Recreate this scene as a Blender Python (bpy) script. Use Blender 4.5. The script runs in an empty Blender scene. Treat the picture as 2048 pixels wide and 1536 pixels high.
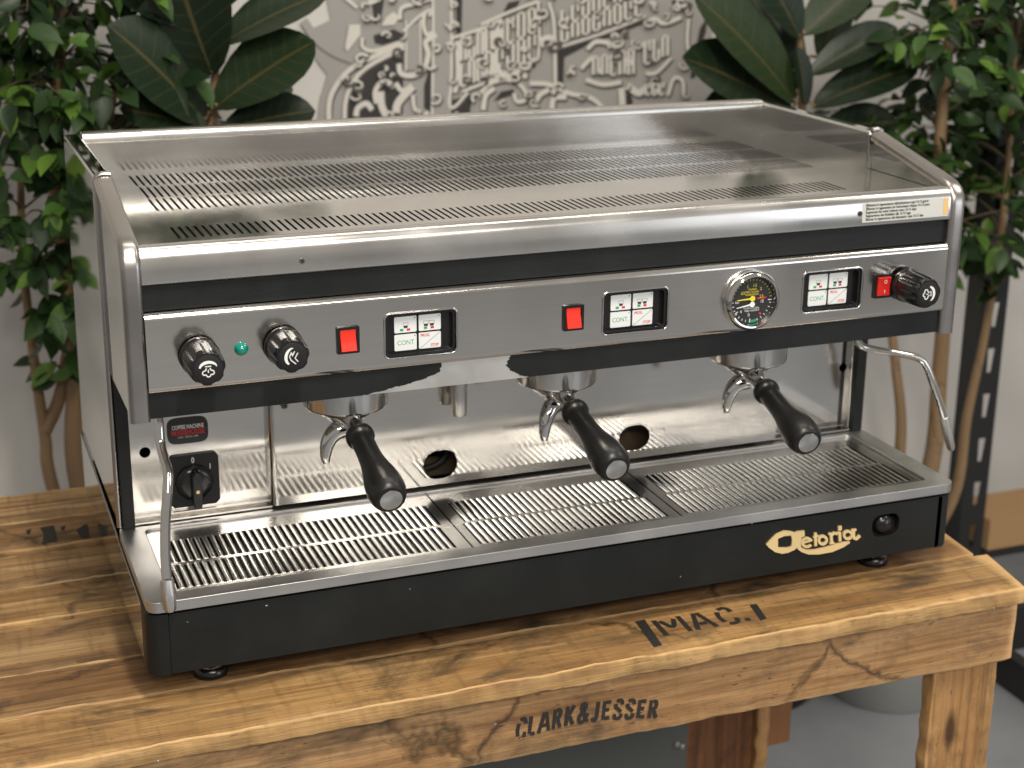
import bpy, bmesh, math, random
from math import sin, cos, pi, radians, sqrt
from mathutils import Vector, Matrix, noise
from mathutils.geometry import tessellate_polygon

random.seed(7)
S = bpy.context.scene
COL = S.collection

# ------------------------------------------------------------------ camera
YAW, PITCH, ROLL = 0.36436119, -0.30417152, 0.00653645
CAM = Vector((-0.18158422, -1.45782833, 0.78244299))
FPX, CPX, CPY = 3151.285, 1000.0, 729.76
FW = Vector((sin(YAW) * cos(PITCH), cos(YAW) * cos(PITCH), sin(PITCH)))
_r = FW.cross(Vector((0, 0, 1))).normalized(); _u = _r.cross(FW)
RT = _r * cos(ROLL) + _u * sin(ROLL)
UP = _u * cos(ROLL) - _r * sin(ROLL)
cam = bpy.data.cameras.new('camera'); camo = bpy.data.objects.new('camera', cam); COL.objects.link(camo)
cam.sensor_width = 36.0; cam.lens = FPX / 2048 * 36.0
cam.shift_x = (1024 - CPX) / 2048; cam.shift_y = (CPY - 768) / 2048
cam.clip_start = 0.05; cam.clip_end = 60
cam.dof.use_dof = True; cam.dof.focus_distance = 1.60; cam.dof.aperture_fstop = 6.3
camo.matrix_world = Matrix(((RT.x, UP.x, -FW.x, CAM.x), (RT.y, UP.y, -FW.y, CAM.y), (RT.z, UP.z, -FW.z, CAM.z), (0, 0, 0, 1)))
S.camera = camo
S.render.resolution_x = 1024; S.render.resolution_y = 768

# ------------------------------------------------------------------ light
wd = bpy.data.worlds.new('World'); S.world = wd; wd.use_nodes = True
wd.node_tree.nodes['Background'].inputs[0].default_value = (1.0, 0.95, 0.88, 1)
wd.node_tree.nodes['Background'].inputs[1].default_value = 0.40

def lamp(name, loc, target, sx, sy, power, col=(1, .94, .85)):
    l = bpy.data.lights.new(name, 'AREA'); l.shape = 'RECTANGLE'; l.size = sx; l.size_y = sy; l.energy = power; l.color = col
    o = bpy.data.objects.new(name, l); COL.objects.link(o); o.location = loc
    o.rotation_euler = (Vector(target) - Vector(loc)).to_track_quat('-Z', 'Y').to_euler()
    return o
lamp('ceiling_lamp', (0.22, -0.95, 1.90), (0.42, 0.1, 0.0), 0.14, 0.60, 33, (1, .93, .82))
lamp('ceiling_lamp', (0.75, 0.30, 2.25), (0.75, 0.60, 0), 1.5, 0.14, 10, (1, .94, .85))
lamp('ceiling_lamp', (2.3, -0.6, 2.1), (1.9, 0.4, 0), 0.16, 1.2, 14, (1, .94, .85))
lamp('ceiling_lamp', (0.3, -3.3, 2.1), (0.4, -3.0, 0), 2.8, 0.5, 105, (1, .96, .9))  # fill added behind the camera to brighten the floor mirrored in the steel
lamp('window_lamp', (3.2, -3.2, 0.5), (1.2, -1.0, 0.0), 1.6, 1.2, 18, (.86, .92, 1))

S.view_settings.view_transform = 'Standard'; S.view_settings.look = 'None'
S.view_settings.exposure = 0.0; S.view_settings.gamma = 1.0

# ------------------------------------------------------------------ pixel -> place
def ray(px, py): return FW + RT * ((px - CPX) / FPX) - UP * ((py - CPY) / FPX)
def onY(px, py, Y):
    d = ray(px, py); return CAM + d * ((Y - CAM.y) / d.y)
def onZ(px, py, Z):
    d = ray(px, py); return CAM + d * ((Z - CAM.z) / d.z)

# ------------------------------------------------------------------ materials
def nodes(name):
    m = bpy.data.materials.new(name); m.use_nodes = True
    nt = m.node_tree; b = nt.nodes['Principled BSDF']
    return m, nt, b
def N(nt, t, **kw):
    n = nt.nodes.new(t)
    for k, v in kw.items():
        if k.startswith('_'): setattr(n, k[1:], v)
        else: n.inputs[k].default_value = v
    return n
def ramp(nt, src, stops):
    r = nt.nodes.new('ShaderNodeValToRGB'); e = r.color_ramp.elements
    e[0].position, e[0].color = stops[0][0], (*stops[0][1], 1)
    e[1].position, e[1].color = stops[-1][0], (*stops[-1][1], 1)
    for p, c in stops[1:-1]:
        x = e.new(p); x.color = (*c, 1)
    nt.links.new(src, r.inputs[0]); return r.outputs[0]
def mapr(nt, src, a, b, c, d):
    n = nt.nodes.new('ShaderNodeMapRange'); n.inputs[1].default_value = a; n.inputs[2].default_value = b
    n.inputs[3].default_value = c; n.inputs[4].default_value = d; nt.links.new(src, n.inputs[0]); return n.outputs[0]
def objco(nt, scale, kind='Object'):
    tc = nt.nodes.new('ShaderNodeTexCoord'); mp = nt.nodes.new('ShaderNodeMapping')
    mp.inputs['Scale'].default_value = scale; nt.links.new(tc.outputs[kind], mp.inputs[0]); return mp.outputs[0]
def bump(nt, b, src, strength, dist=0.001):
    n = nt.nodes.new('ShaderNodeBump'); n.inputs['Strength'].default_value = strength; n.inputs['Distance'].default_value = dist
    nt.links.new(src, n.inputs['Height']); nt.links.new(n.outputs[0], b.inputs['Normal'])
def mixc(nt, fac, a, b, mode='MIX'):
    n = nt.nodes.new('ShaderNodeMix'); n.data_type = 'RGBA'; n.blend_type = mode
    for i, v in ((0, fac), (6, a), (7, b)):
        if hasattr(v, 'is_linked') or hasattr(v, 'links'): nt.links.new(v, n.inputs[i])
        elif i == 0: n.inputs[0].default_value = v
        else: n.inputs[i].default_value = (*v, 1)
    return n.outputs[2]

def plain(name, col, rough=.5, metal=0.0, spec=.5, coat=0.0, bumpscale=0, bstr=.1):
    m, nt, b = nodes(name)
    b.inputs['Base Color'].default_value = (*col, 1); b.inputs['Roughness'].default_value = rough
    b.inputs['Metallic'].default_value = metal; b.inputs['Specular IOR Level'].default_value = spec
    b.inputs['Coat Weight'].default_value = coat
    if bumpscale:
        n = N(nt, 'ShaderNodeTexNoise', Scale=bumpscale, Detail=3.0); nt.links.new(objco(nt, (1, 1, 1)), n.inputs[0])
        bump(nt, b, n.outputs[0], bstr)
    return m

def steel(name, col, r0, r1, grain=(4, 260, 260), bstr=.05, smudge=7.0, aniso=0.0):
    m, nt, b = nodes(name)
    b.inputs['Metallic'].default_value = 1
    g = N(nt, 'ShaderNodeTexNoise', Scale=1.0, Detail=4.0, Roughness=.6); nt.links.new(objco(nt, grain), g.inputs[0])
    s = N(nt, 'ShaderNodeTexNoise', Scale=smudge, Detail=3.0, Roughness=.5, Distortion=.15); nt.links.new(objco(nt, (1, 1, 1)), s.inputs[0])
    s2 = N(nt, 'ShaderNodeTexNoise', Scale=smudge * 5, Detail=3.0, Roughness=.55); nt.links.new(objco(nt, (1, 1, 1)), s2.inputs[0])
    ad = nt.nodes.new('ShaderNodeMath'); ad.operation = 'MULTIPLY_ADD'; ad.inputs[1].default_value = .12
    nt.links.new(s2.outputs[0], ad.inputs[0]); nt.links.new(s.outputs[0], ad.inputs[2])
    nt.links.new(mapr(nt, ad.outputs[0], .35, .80, r0, r1), b.inputs['Roughness'])
    c = mixc(nt, mapr(nt, s.outputs[0], .35, .7, 0, 1), tuple(x * .86 for x in col), col)
    c2 = mixc(nt, mapr(nt, g.outputs[0], .3, .7, 0, .22), c, tuple(x * .7 for x in col))
    nt.links.new(c2, b.inputs['Base Color'])
    if aniso: b.inputs['Anisotropic'].default_value = aniso
    bump(nt, b, g.outputs[0], bstr, .0004)
    return m

M = {}
M['steel'] = steel('brushed_steel', (.66, .635, .60), .17, .33)
M['steel_splash'] = steel('splash_steel', (.62, .60, .565), .06, .20, (4, 220, 220), .03, 8)
M['steel_polished'] = steel('polished_steel', (.66, .645, .62), .025, .10, (3, 60, 60), .015, 9)
M['steel_side'] = steel('mirror_steel', (.60, .60, .58), .02, .06, (30, 3, 30), .01, 5)
M['steel_satin'] = steel('satin_steel', (.64, .625, .605), .30, .46, (2, 320, 320), .08, 12)
M['steel_trim'] = steel('trim_steel', (.46, .43, .405), .22, .34, (160, 14, 14), .06, 14)
M['chrome'] = steel('chrome', (.68, .67, .65), .03, .09, (10, 10, 10), .0, 20)
M['steel_panel'] = steel('panel_steel', (.72, .685, .64), .10, .22, (4, 260, 260), .04, 5)
M['steel_tray'] = steel('tray_steel', (.74, .715, .68), .07, .20, (3, 90, 90), .03, 5)
M['steel_ring'] = steel('ring_steel', (.66, .645, .62), .10, .17, (160, 160, 6), .03, 12)
M['alu'] = steel('bare_aluminium', (.80, .78, .74), .42, .58, (5, 200, 300), .1, 20)
M['gold'] = plain('gold_badge', (.88, .66, .33), .35, .35)
M['black_paint'] = plain('black_paint', (.008, .009, .0085), .45, 0, .3, 0, 900, .35)
m, nt, b = nodes('black_paint')
n = N(nt, 'ShaderNodeTexNoise', Scale=9.0, Detail=5.0, Roughness=.65); nt.links.new(objco(nt, (1, 1, 1)), n.inputs[0])
nt.links.new(mapr(nt, n.outputs[0], .3, .7, .36, .56), b.inputs['Roughness'])
nt.links.new(ramp(nt, n.outputs[0], [(.35, (.007, .008, .0078)), (.7, (.012, .0135, .013))]), b.inputs['Base Color'])
b.inputs['Specular IOR Level'].default_value = .32
n2 = N(nt, 'ShaderNodeTexNoise', Scale=700.0, Detail=2.0); nt.links.new(objco(nt, (1, 1, 1)), n2.inputs[0])
bump(nt, b, n2.outputs[0], .5, .0006); M['black_paint'] = m
M['black_plastic'] = plain('black_plastic', (.009, .0085, .0085), .2, 0, .5)
M['black_matte'] = plain('black_matte', (.012, .011, .011), .55, 0, .35)
M['rubber'] = plain('black_handle', (.007, .0065, .006), .36, 0, .45, 0, 160, .05)
M['inside'] = plain('inner_dark', (.02, .015, .012), .8)
M['inside_brown'] = plain('inner_brown', (.075, .05, .028), .75, 0, .3, 0, 60, .4)
M['red'] = plain('red_plastic', (.78, .028, .012), .22, 0, .5, .2)
M['red_b'] = plain('red_plastic_dull', (.62, .018, .012), .25, 0, .5, .2)
M['green_lamp'] = plain('green_lens', (.0, .22, .16), .08, 0, .6, .8)
M['white'] = plain('white_print', (.78, .78, .76), .4)
M['key_white'] = plain('key_white', (.74, .76, .75), .28, 0, .5, .1)
M['print_black'] = plain('print_black', (.02, .018, .016), .6)
M['print_grey'] = plain('print_grey', (.2, .2, .2), .6)
M['print_green'] = plain('print_green', (.02, .33, .10), .5)
M['print_red'] = plain('print_red', (.66, .03, .025), .5)
M['print_yellow'] = plain('print_yellow', (.75, .62, .04), .5)
M['print_brown'] = plain('print_brown', (.05, .015, .008), .5)
M['gauge_black'] = plain('gauge_black', (.016, .016, .016), .5)
M['gauge_green'] = plain('gauge_green', (.01, .25, .13), .5)
M['label_silver'] = plain('label_silver', (.53, .52, .46), .33, .35)
M['label_orange'] = plain('label_orange', (.72, .45, .18), .5)
M['twig'] = plain('twig', (.085, .065, .035), .7)
M['nail'] = plain('nail_steel', (.42, .40, .38), .35, .8)
M['wall'] = plain('wall_paint', (.60, .575, .54), .75, 0, .3, 0, 55, .12)
M['floor'] = None
M['shelf_black'] = plain('shelf_black', (.012, .012, .012), .4)
M['cardboard'] = plain('cardboard', (.36, .22, .11), .8, 0, .2, 0, 30, .2)
M['galvanised'] = plain('galvanised', (.36, .36, .34), .45, .35, .5, 0, 40, .05)
M['cabinet'] = plain('grey_cabinet', (.085, .09, .085), .45, 0, .4, 0, 200, .05)
M['mural_mid'] = plain('mural_mid', (.33, .315, .295), .7)
M['mural_light'] = plain('mural_light', (.62, .59, .53), .7)
M['mural_dark'] = plain('mural_dark', (.035, .032, .03), .7)
M['mural_shade'] = plain('mural_shade', (.09, .08, .074), .7)
M['soil'] = plain('soil', (.03, .02, .013), .9, 0, .2, 0, 80, .6)

m, nt, b = nodes('grey_floor')
n = N(nt, 'ShaderNodeTexNoise', Scale=3.0, Detail=7.0, Roughness=.65); nt.links.new(objco(nt, (1, 1, 1)), n.inputs[0])
nt.links.new(ramp(nt, n.outputs[0], [(.3, (.20, .208, .22)), (.7, (.27, .278, .29))]), b.inputs['Base Color'])
b.inputs['Roughness'].default_value = .38; M['floor'] = m

def wood(name, dark, mid, light, axis=0, seed=0.0, stain=.55, cross=0.0):
    m, nt, b = nodes(name)
    tc = nt.nodes.new('ShaderNodeTexCoord'); oi = nt.nodes.new('ShaderNodeObjectInfo')
    add = nt.nodes.new('ShaderNodeVectorMath'); add.operation = 'MULTIPLY_ADD'
    cmb = nt.nodes.new('ShaderNodeCombineXYZ')
    for i in range(3): nt.links.new(oi.outputs['Random'], cmb.inputs[i])
    nt.links.new(cmb.outputs[0], add.inputs[0]); add.inputs[1].default_value = (13.7, 7.1, 3.3)
    nt.links.new(tc.outputs['Object'], add.inputs[2])
    def mp(sc):
        k = nt.nodes.new('ShaderNodeMapping'); k.inputs['Scale'].default_value = sc
        k.inputs['Location'].default_value = (seed, seed * .7, seed * .3)
        nt.links.new(add.outputs[0], k.inputs[0]); return k.outputs[0]
    def ax(l, c): return tuple(l if i == axis else c for i in range(3))
    # wandering growth rings
    w = N(nt, 'ShaderNodeTexNoise', Scale=1.0, Detail=4.0, Roughness=.55, Distortion=1.2); nt.links.new(mp(ax(2.2, 22)), w.inputs[0])
    rings = N(nt, 'ShaderNodeTexNoise', Scale=1.0, Detail=5.0, Roughness=.7, Distortion=.5); nt.links.new(mp(ax(3.0, 120)), rings.inputs[0])
    fine = N(nt, 'ShaderNodeTexNoise', Scale=1.0, Detail=3.0, Roughness=.7); nt.links.new(mp(ax(16, 620)), fine.inputs[0])
    blot = N(nt, 'ShaderNodeTexNoise', Scale=1.0, Detail=5.0, Roughness=.62, Distortion=.8); nt.links.new(mp(ax(5.5, 13)), blot.inputs[0])
    knot = N(nt, 'ShaderNodeTexVoronoi', Scale=1.0); nt.links.new(mp(ax(3.1, 9.5)), knot.inputs[0])
    crk = N(nt, 'ShaderNodeTexVoronoi', Scale=1.0, _feature='DISTANCE_TO_EDGE')
    cd = N(nt, 'ShaderNodeTexNoise', Scale=9.0, Detail=4.0, Roughness=.7); nt.links.new(mp((1, 1, 1)), cd.inputs[0])
    cm = mixc(nt, .12, mp(ax(3.0, 3.4)), cd.outputs['Color'], 'LINEAR_LIGHT'); nt.links.new(cm, crk.inputs[0])
    base = ramp(nt, w.outputs[0], [(.28, dark), (.5, mid), (.72, light)])
    base = mixc(nt, mapr(nt, rings.outputs[0], .42, .66, 0, .7), base, tuple(x * .55 for x in dark))
    base = mixc(nt, mapr(nt, fine.outputs[0], .5, .8, 0, .45), base, tuple(x * .4 for x in mid))
    st = tuple(x for x in (.030, .024, .018))
    base = mixc(nt, mapr(nt, blot.outputs[0], .53, .68, 0, stain), base, st)
    base = mixc(nt, mapr(nt, knot.outputs['Distance'], .045, .11, .85, 0), base, (.03, .014, .006))
    cw = N(nt, 'ShaderNodeTexNoise', Scale=2.6, Detail=2.0); nt.links.new(mp((1, 1, 1)), cw.inputs[0])
    cmul = nt.nodes.new('ShaderNodeMath'); cmul.operation = 'MULTIPLY'
    nt.links.new(mapr(nt, crk.outputs['Distance'], .0, .02, .75, 0), cmul.inputs[0])
    nt.links.new(mapr(nt, cw.outputs[0], .45, .57, 0, 1), cmul.inputs[1])
    base = mixc(nt, cmul.outputs[0], base, (.022, .014, .008))
    gw = N(nt, 'ShaderNodeTexNoise', Scale=1.0, Detail=6.0, Roughness=.7, Distortion=.3); nt.links.new(mp(ax(9, 30)), gw.inputs[0])
    base = mixc(nt, mapr(nt, gw.outputs[0], .54, .66, 0, .45), base, (.10, .066, .04))
    pit = N(nt, 'ShaderNodeTexNoise', Scale=1.0, Detail=2.0, Roughness=.6); nt.links.new(mp(ax(70, 260)), pit.inputs[0])
    base = mixc(nt, mapr(nt, pit.outputs[0], .66, .76, 0, .8), base, (.03, .018, .01))
    if cross:
        sw = N(nt, 'ShaderNodeTexNoise', Scale=1.0, Detail=3.0); nt.links.new(mp(ax(120, 14)), sw.inputs[0])
        base = mixc(nt, mapr(nt, sw.outputs[0], .52, .72, 0, cross), base, tuple(x * .45 for x in dark))
    ge = nt.nodes.new('ShaderNodeNewGeometry')
    base = mixc(nt, mapr(nt, ge.outputs['Pointiness'], .512, .55, 0, .6), base, tuple(min(.8, x * 1.35) for x in light))  # edges lightened: wear, plus the lit plank edges put into the colour
    nt.links.new(base, b.inputs['Base Color'])
    nt.links.new(mapr(nt, blot.outputs[0], .3, .7, .42, .62), b.inputs['Roughness'])
    b.inputs['Specular IOR Level'].default_value = .32
    sm = nt.nodes.new('ShaderNodeMath'); sm.operation = 'ADD'
    nt.links.new(rings.outputs[0], sm.inputs[0]); nt.links.new(fine.outputs[0], sm.inputs[1])
    sm2 = nt.nodes.new('ShaderNodeMath'); sm2.operation = 'MULTIPLY_ADD'; sm2.inputs[1].default_value = -2.2
    nt.links.new(cmul.outputs[0], sm2.inputs[0]); nt.links.new(sm.outputs[0], sm2.inputs[2])
    bump(nt, b, sm2.outputs[0], .55, .0015)
    return m
M['wood_a'] = wood('honey_wood', (.22, .11, .040), (.42, .24, .090), (.59, .375, .165), 0, 1.0, .8, .28)
M['wood_b'] = wood('brown_wood', (.14, .068, .027), (.29, .155, .062), (.45, .275, .12), 0, 5.0, .9, .12)
M['wood_c'] = wood('tan_wood', (.19, .10, .042), (.37, .22, .095), (.54, .36, .175), 0, 9.0, .95, .35)
M['wood_d'] = wood('apron_wood', (.28, .14, .055), (.46, .255, .108), (.60, .375, .18), 0, 14.0, .7, .15)
M['wood_leg'] = wood('leg_wood', (.30, .145, .05), (.44, .235, .09), (.54, .31, .13), 2, 3.0, .6, .0)
M['wood_shaded'] = wood('shaded_leg_wood', (.12, .045, .018), (.20, .08, .03), (.27, .12, .05), 2, 6.0, .8, .0)  # leg wood with the shade under the bench put into its colour
M['bark'] = wood('bark', (.09, .052, .026), (.16, .10, .052), (.23, .15, .08), 2, 2.0, .4, .0)

def leafmat(name, stops, rough, trans=.25, vein=None):
    m, nt, b = nodes(name)
    g = nt.nodes.new('ShaderNodeNewGeometry'); oi = nt.nodes.new('ShaderNodeObjectInfo')
    ad = nt.nodes.new('ShaderNodeMath'); ad.operation = 'ADD'
    nt.links.new(g.outputs['Random Per Island'], ad.inputs[0]); nt.links.new(oi.outputs['Random'], ad.inputs[1])
    fr = nt.nodes.new('ShaderNodeMath'); fr.operation = 'FRACT'; nt.links.new(ad.outputs[0], fr.inputs[0])
    c = ramp(nt, fr.outputs[0], stops)
    n = N(nt, 'ShaderNodeTexNoise', Scale=40.0, Detail=3.0); nt.links.new(objco(nt, (1, 1, 1)), n.inputs[0])
    c = mixc(nt, mapr(nt, n.outputs[0], .4, .7, 0, .35), c, tuple(x * .5 for x in stops[0][1]))
    if vein:
        uv = nt.nodes.new('ShaderNodeUVMap'); sx = nt.nodes.new('ShaderNodeSeparateXYZ'); nt.links.new(uv.outputs[0], sx.inputs[0])
        ab = nt.nodes.new('ShaderNodeMath'); ab.operation = 'ABSOLUTE'; nt.links.new(sx.outputs[0], ab.inputs[0])
        mid = mapr(nt, ab.outputs[0], .02, .07, .8, 0)
        v = nt.nodes.new('ShaderNodeMath'); v.operation = 'MULTIPLY_ADD'; v.inputs[1].default_value = -.16
        nt.links.new(ab.outputs[0], v.inputs[0]); nt.links.new(sx.outputs[1], v.inputs[2])
        ml = nt.nodes.new('ShaderNodeMath'); ml.operation = 'PINGPONG'; ml.inputs[1].default_value = .06; nt.links.new(v.outputs[0], ml.inputs[0])
        side = mapr(nt, ml.outputs[0], .002, .009, .28, 0)
        mx = nt.nodes.new('ShaderNodeMath'); mx.operation = 'MAXIMUM'; nt.links.new(mid, mx.inputs[0]); nt.links.new(side, mx.inputs[1])
        c = mixc(nt, mx.outputs[0], c, vein)
    nt.links.new(c, b.inputs['Base Color']); b.inputs['Roughness'].default_value = rough
    b.inputs['Specular IOR Level'].default_value = .4
    tr = nt.nodes.new('ShaderNodeBsdfTranslucent'); nt.links.new(c, tr.inputs[0])
    mx = nt.nodes.new('ShaderNodeMixShader'); mx.inputs[0].default_value = trans
    nt.links.new(b.outputs[0], mx.inputs[1]); nt.links.new(tr.outputs[0], mx.inputs[2])
    nt.links.new(mx.outputs[0], nt.nodes['Material Output'].inputs[0])
    return m
M['leaf'] = leafmat('ficus_leaf', [(0, (.014, .034, .011)), (.4, (.026, .058, .016)), (.68, (.045, .10, .023)), (.87, (.095, .20, .03)), (1, (.17, .29, .045))], .42, .28)
M['bigleaf'] = leafmat('broad_leaf', [(0, (.005, .014, .006)), (.6, (.009, .022, .008)), (1, (.022, .04, .011))], .42, .08, (.075, .062, .022))

# ------------------------------------------------------------------ mesh helpers
def smooth(me, ang=35):
    for p in me.polygons: p.use_smooth = True
    me.set_sharp_from_angle(angle=radians(ang))
def mesh(name, vs, fs, ang=35):
    me = bpy.data.meshes.new(name); me.from_pydata([tuple(v) for v in vs], [], fs); me.validate(); me.update()
    bm = bmesh.new(); bm.from_mesh(me); bmesh.ops.recalc_face_normals(bm, faces=bm.faces); bm.to_mesh(me); bm.free()
    smooth(me, ang); return me
def obj(name, me, mat, parent=None, bev=0, seg=2):
    o = bpy.data.objects.new(name, me); COL.objects.link(o)
    if mat is not None:
        me.materials.clear(); me.materials.append(M[mat] if isinstance(mat, str) else mat)
    if parent is not None:
        o.parent = parent
        if parent.type == 'EMPTY': o.matrix_parent_inverse = Matrix.Translation(-parent.location)
    if bev:
        md = o.modifiers.new('bevel', 'BEVEL'); md.width = bev; md.segments = seg; md.limit_method = 'ANGLE'; md.angle_limit = radians(40); md.harden_normals = True
    return o
def thing(name, loc, label, cat, group=None):
    o = bpy.data.objects.new(name, None); COL.objects.link(o); o.location = loc; o.empty_display_size = .05
    o['label'] = label; o['category'] = cat
    if group: o['group'] = group
    return o
class MB:
    def __init__(s): s.v = []; s.f = []
    def add(s, vs, fs):
        k = len(s.v); s.v += [Vector(v) for v in vs]; s.f += [tuple(i + k for i in f) for f in fs]; return s
    def box(s, x0, x1, y0, y1, z0, z1):
        return s.add([(x, y, z) for z in (z0, z1) for y in (y0, y1) for x in (x0, x1)],
                     [(0, 2, 3, 1), (4, 5, 7, 6), (0, 1, 5, 4), (2, 6, 7, 3), (0, 4, 6, 2), (1, 3, 7, 5)])
    def prism(s, loops, fn, a0, a1):
        # loops: outer (+holes) of 2-D points; fn(p2, a) -> 3-D; extruded from a0 to a1
        tris = tessellate_polygon([[Vector((p[0], p[1], 0)) for p in l] for l in loops])
        flat = [p for l in loops for p in l]; n = len(flat)
        vs = [fn(p, a0) for p in flat] + [fn(p, a1) for p in flat]
        fs = [tuple(t) for t in tris] + [tuple(i + n for i in reversed(t)) for t in tris]
        k = 0
        for l in loops:
            L = len(l)
            for i in range(L):
                j = (i + 1) % L; fs.append((k + i, k + j, k + j + n, k + i + n))
            k += L
        return s.add(vs, fs)
    def tube(s, path, rad, seg=14, cap=True, squash=None):
        P = [Vector(p) for p in path]; n = len(P)
        R = rad if isinstance(rad, (list, tuple)) else [rad] * n
        t0 = (P[1] - P[0]).normalized(); a = Vector((0, 0, 1)) if abs(t0.z) < .9 else Vector((1, 0, 0))
        u = (a - t0 * a.dot(t0)).normalized(); vs = []; fs = []
        for i in range(n):
            t = (P[min(i + 1, n - 1)] - P[max(i - 1, 0)]).normalized()
            u = (u - t * u.dot(t)).normalized(); w = t.cross(u)
            for k in range(seg):
                g = 2 * pi * k / seg; vs.append(P[i] + (u * cos(g) + w * sin(g)) * R[i])
        for i in range(n - 1):
            for k in range(seg):
                k2 = (k + 1) % seg; fs.append((i * seg + k, i * seg + k2, (i + 1) * seg + k2, (i + 1) * seg + k))
        if cap: fs += [tuple(range(seg))[::-1], tuple((n - 1) * seg + k for k in range(seg))]
        return s.add(vs, fs)
    def lathe(s, prof, o, d, seg=40, lobes=None):
        # prof: (distance along d, radius); lobes(angle, index) multiplies the radius
        o = Vector(o); d = Vector(d).normalized(); a = Vector((0, 0, 1)) if abs(d.z) < .9 else Vector((0, 1, 0))
        u = (a - d * a.dot(d)).normalized(); w = d.cross(u); vs = []; fs = []
        for i, (h, r) in enumerate(prof):
            for k in range(seg):
                g = 2 * pi * k / seg; q = r * (lobes(g, i) if lobes else 1); vs.append(o + d * h + (u * cos(g) + w * sin(g)) * q)
        n = len(prof)
        for i in range(n - 1):
            for k in range(seg):
                k2 = (k + 1) % seg; fs.append((i * seg + k, i * seg + k2, (i + 1) * seg + k2, (i + 1) * seg + k))
        if prof[0][1] > 1e-5: fs.append(tuple(range(seg))[::-1])
        if prof[-1][1] > 1e-5: fs.append(tuple((n - 1) * seg + k for k in range(seg)))
        return s.add(vs, fs)
    def mesh(s, name, ang=35): return mesh(name, s.v, s.f, ang)

def rrect(x0, x1, y0, y1, r, n=5):
    o = []
    for cx, cy, a in ((x1 - r, y1 - r, 0), (x0 + r, y1 - r, 90), (x0 + r, y0 + r, 180), (x1 - r, y0 + r, 270)):
        for i in range(n + 1):
            t = radians(a + 90 * i / n); o.append((cx + r * cos(t), cy + r * sin(t)))
    return o
def circ(cx, cy, rx, ry=None, n=28):
    ry = ry or rx; return [(cx + rx * cos(2 * pi * i / n), cy + ry * sin(2 * pi * i / n)) for i in range(n)]
XZ = lambda p, a: (p[0], a, p[1])
XY = lambda p, a: (p[0], p[1], a)
YZ = lambda p, a: (a, p[0], p[1])
def curve(pts, n=8):
    # Catmull-Rom through the points
    P = [Vector(p) for p in pts]; P = [P[0] * 2 - P[1]] + P + [P[-1] * 2 - P[-2]]; o = []
    for i in range(1, len(P) - 2):
        a, b_, c, d = P[i - 1:i + 3]
        for k in range(n):
            t = k / n; o.append(.5 * ((2 * b_) + (c - a) * t + (2 * a - 5 * b_ + 4 * c - d) * t * t + (3 * b_ - a - 3 * c + d) * t ** 3))
    o.append(P[-2]); return o

class Ink:
    """flat print: strokes and shapes in a 2-D frame, each a hair prouder than the last"""
    def __init__(s, fn, a0, th=.00025, step=.000012):
        s.mb = MB(); s.fn = fn; s.a = a0; s.th = th; s.step = step
    def poly(s, *loops):
        s.mb.prism([list(l) for l in loops], s.fn, s.a, s.a - s.th); s.a -= s.step; return s
    def stroke(s, pts, w, closed=False):
        P = [Vector((p[0], p[1])) for p in pts]; n = len(P)
        W = w if isinstance(w, (list, tuple)) else [w] * n
        L, R = [], []
        for i in range(n):
            if closed: t = P[(i + 1) % n] - P[i - 1]
            else: t = P[min(i + 1, n - 1)] - P[max(i - 1, 0)]
            t = t.normalized() if t.length > 1e-9 else Vector((1, 0)); q = Vector((-t.y, t.x)) * W[i] * .5
            L.append(P[i] + q); R.append(P[i] - q)
        if closed: return s.poly([tuple(p) for p in L], [tuple(p) for p in reversed(R)])
        return s.poly([tuple(p) for p in L] + [tuple(p) for p in reversed(R)])
    def obj(s, name, mat, parent): return obj(name, s.mb.mesh(name), mat, parent)

def arc(cx, cy, rx, ry, a0, a1, n=14): return [(cx + rx * cos(radians(a0 + (a1 - a0) * i / n)), cy + ry * sin(radians(a0 + (a1 - a0) * i / n))) for i in range(n + 1)]

def text(name, body, fn, a, size, cx, cy, mat, parent, sx=1.0, bold=0.0, align='CENTER', shear=0):
    cu = bpy.data.curves.new('tmp_text', 'FONT'); cu.body = body; cu.size = size; cu.align_x = align; cu.align_y = 'CENTER'
    cu.offset = bold; cu.resolution_u = 3; cu.shear = shear
    o = bpy.data.objects.new('tmp_text', cu); COL.objects.link(o)
    me = bpy.data.meshes.new_from_object(o.evaluated_get(bpy.context.evaluated_depsgraph_get()))
    bpy.data.objects.remove(o); bpy.data.curves.remove(cu)
    for v in me.vertices: v.co = Vector(fn((cx + v.co.x * sx, cy + v.co.y), a))
    me.name = name; return obj(name, me, mat, parent)

# ================================================================== the setting
def flat(name, mb, mat, **kw):
    o = obj(name, mb.mesh(name), mat); o['kind'] = 'structure'; return o
FLOOR = -0.80; WALLY = 1.40
flat('floor', MB().box(-9, 9, -9, WALLY + .3, FLOOR - .1, FLOOR), 'floor')
flat('wall', MB().box(-3, 5, WALLY, WALLY + .12, FLOOR - .05, 2.3), 'wall')

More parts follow.
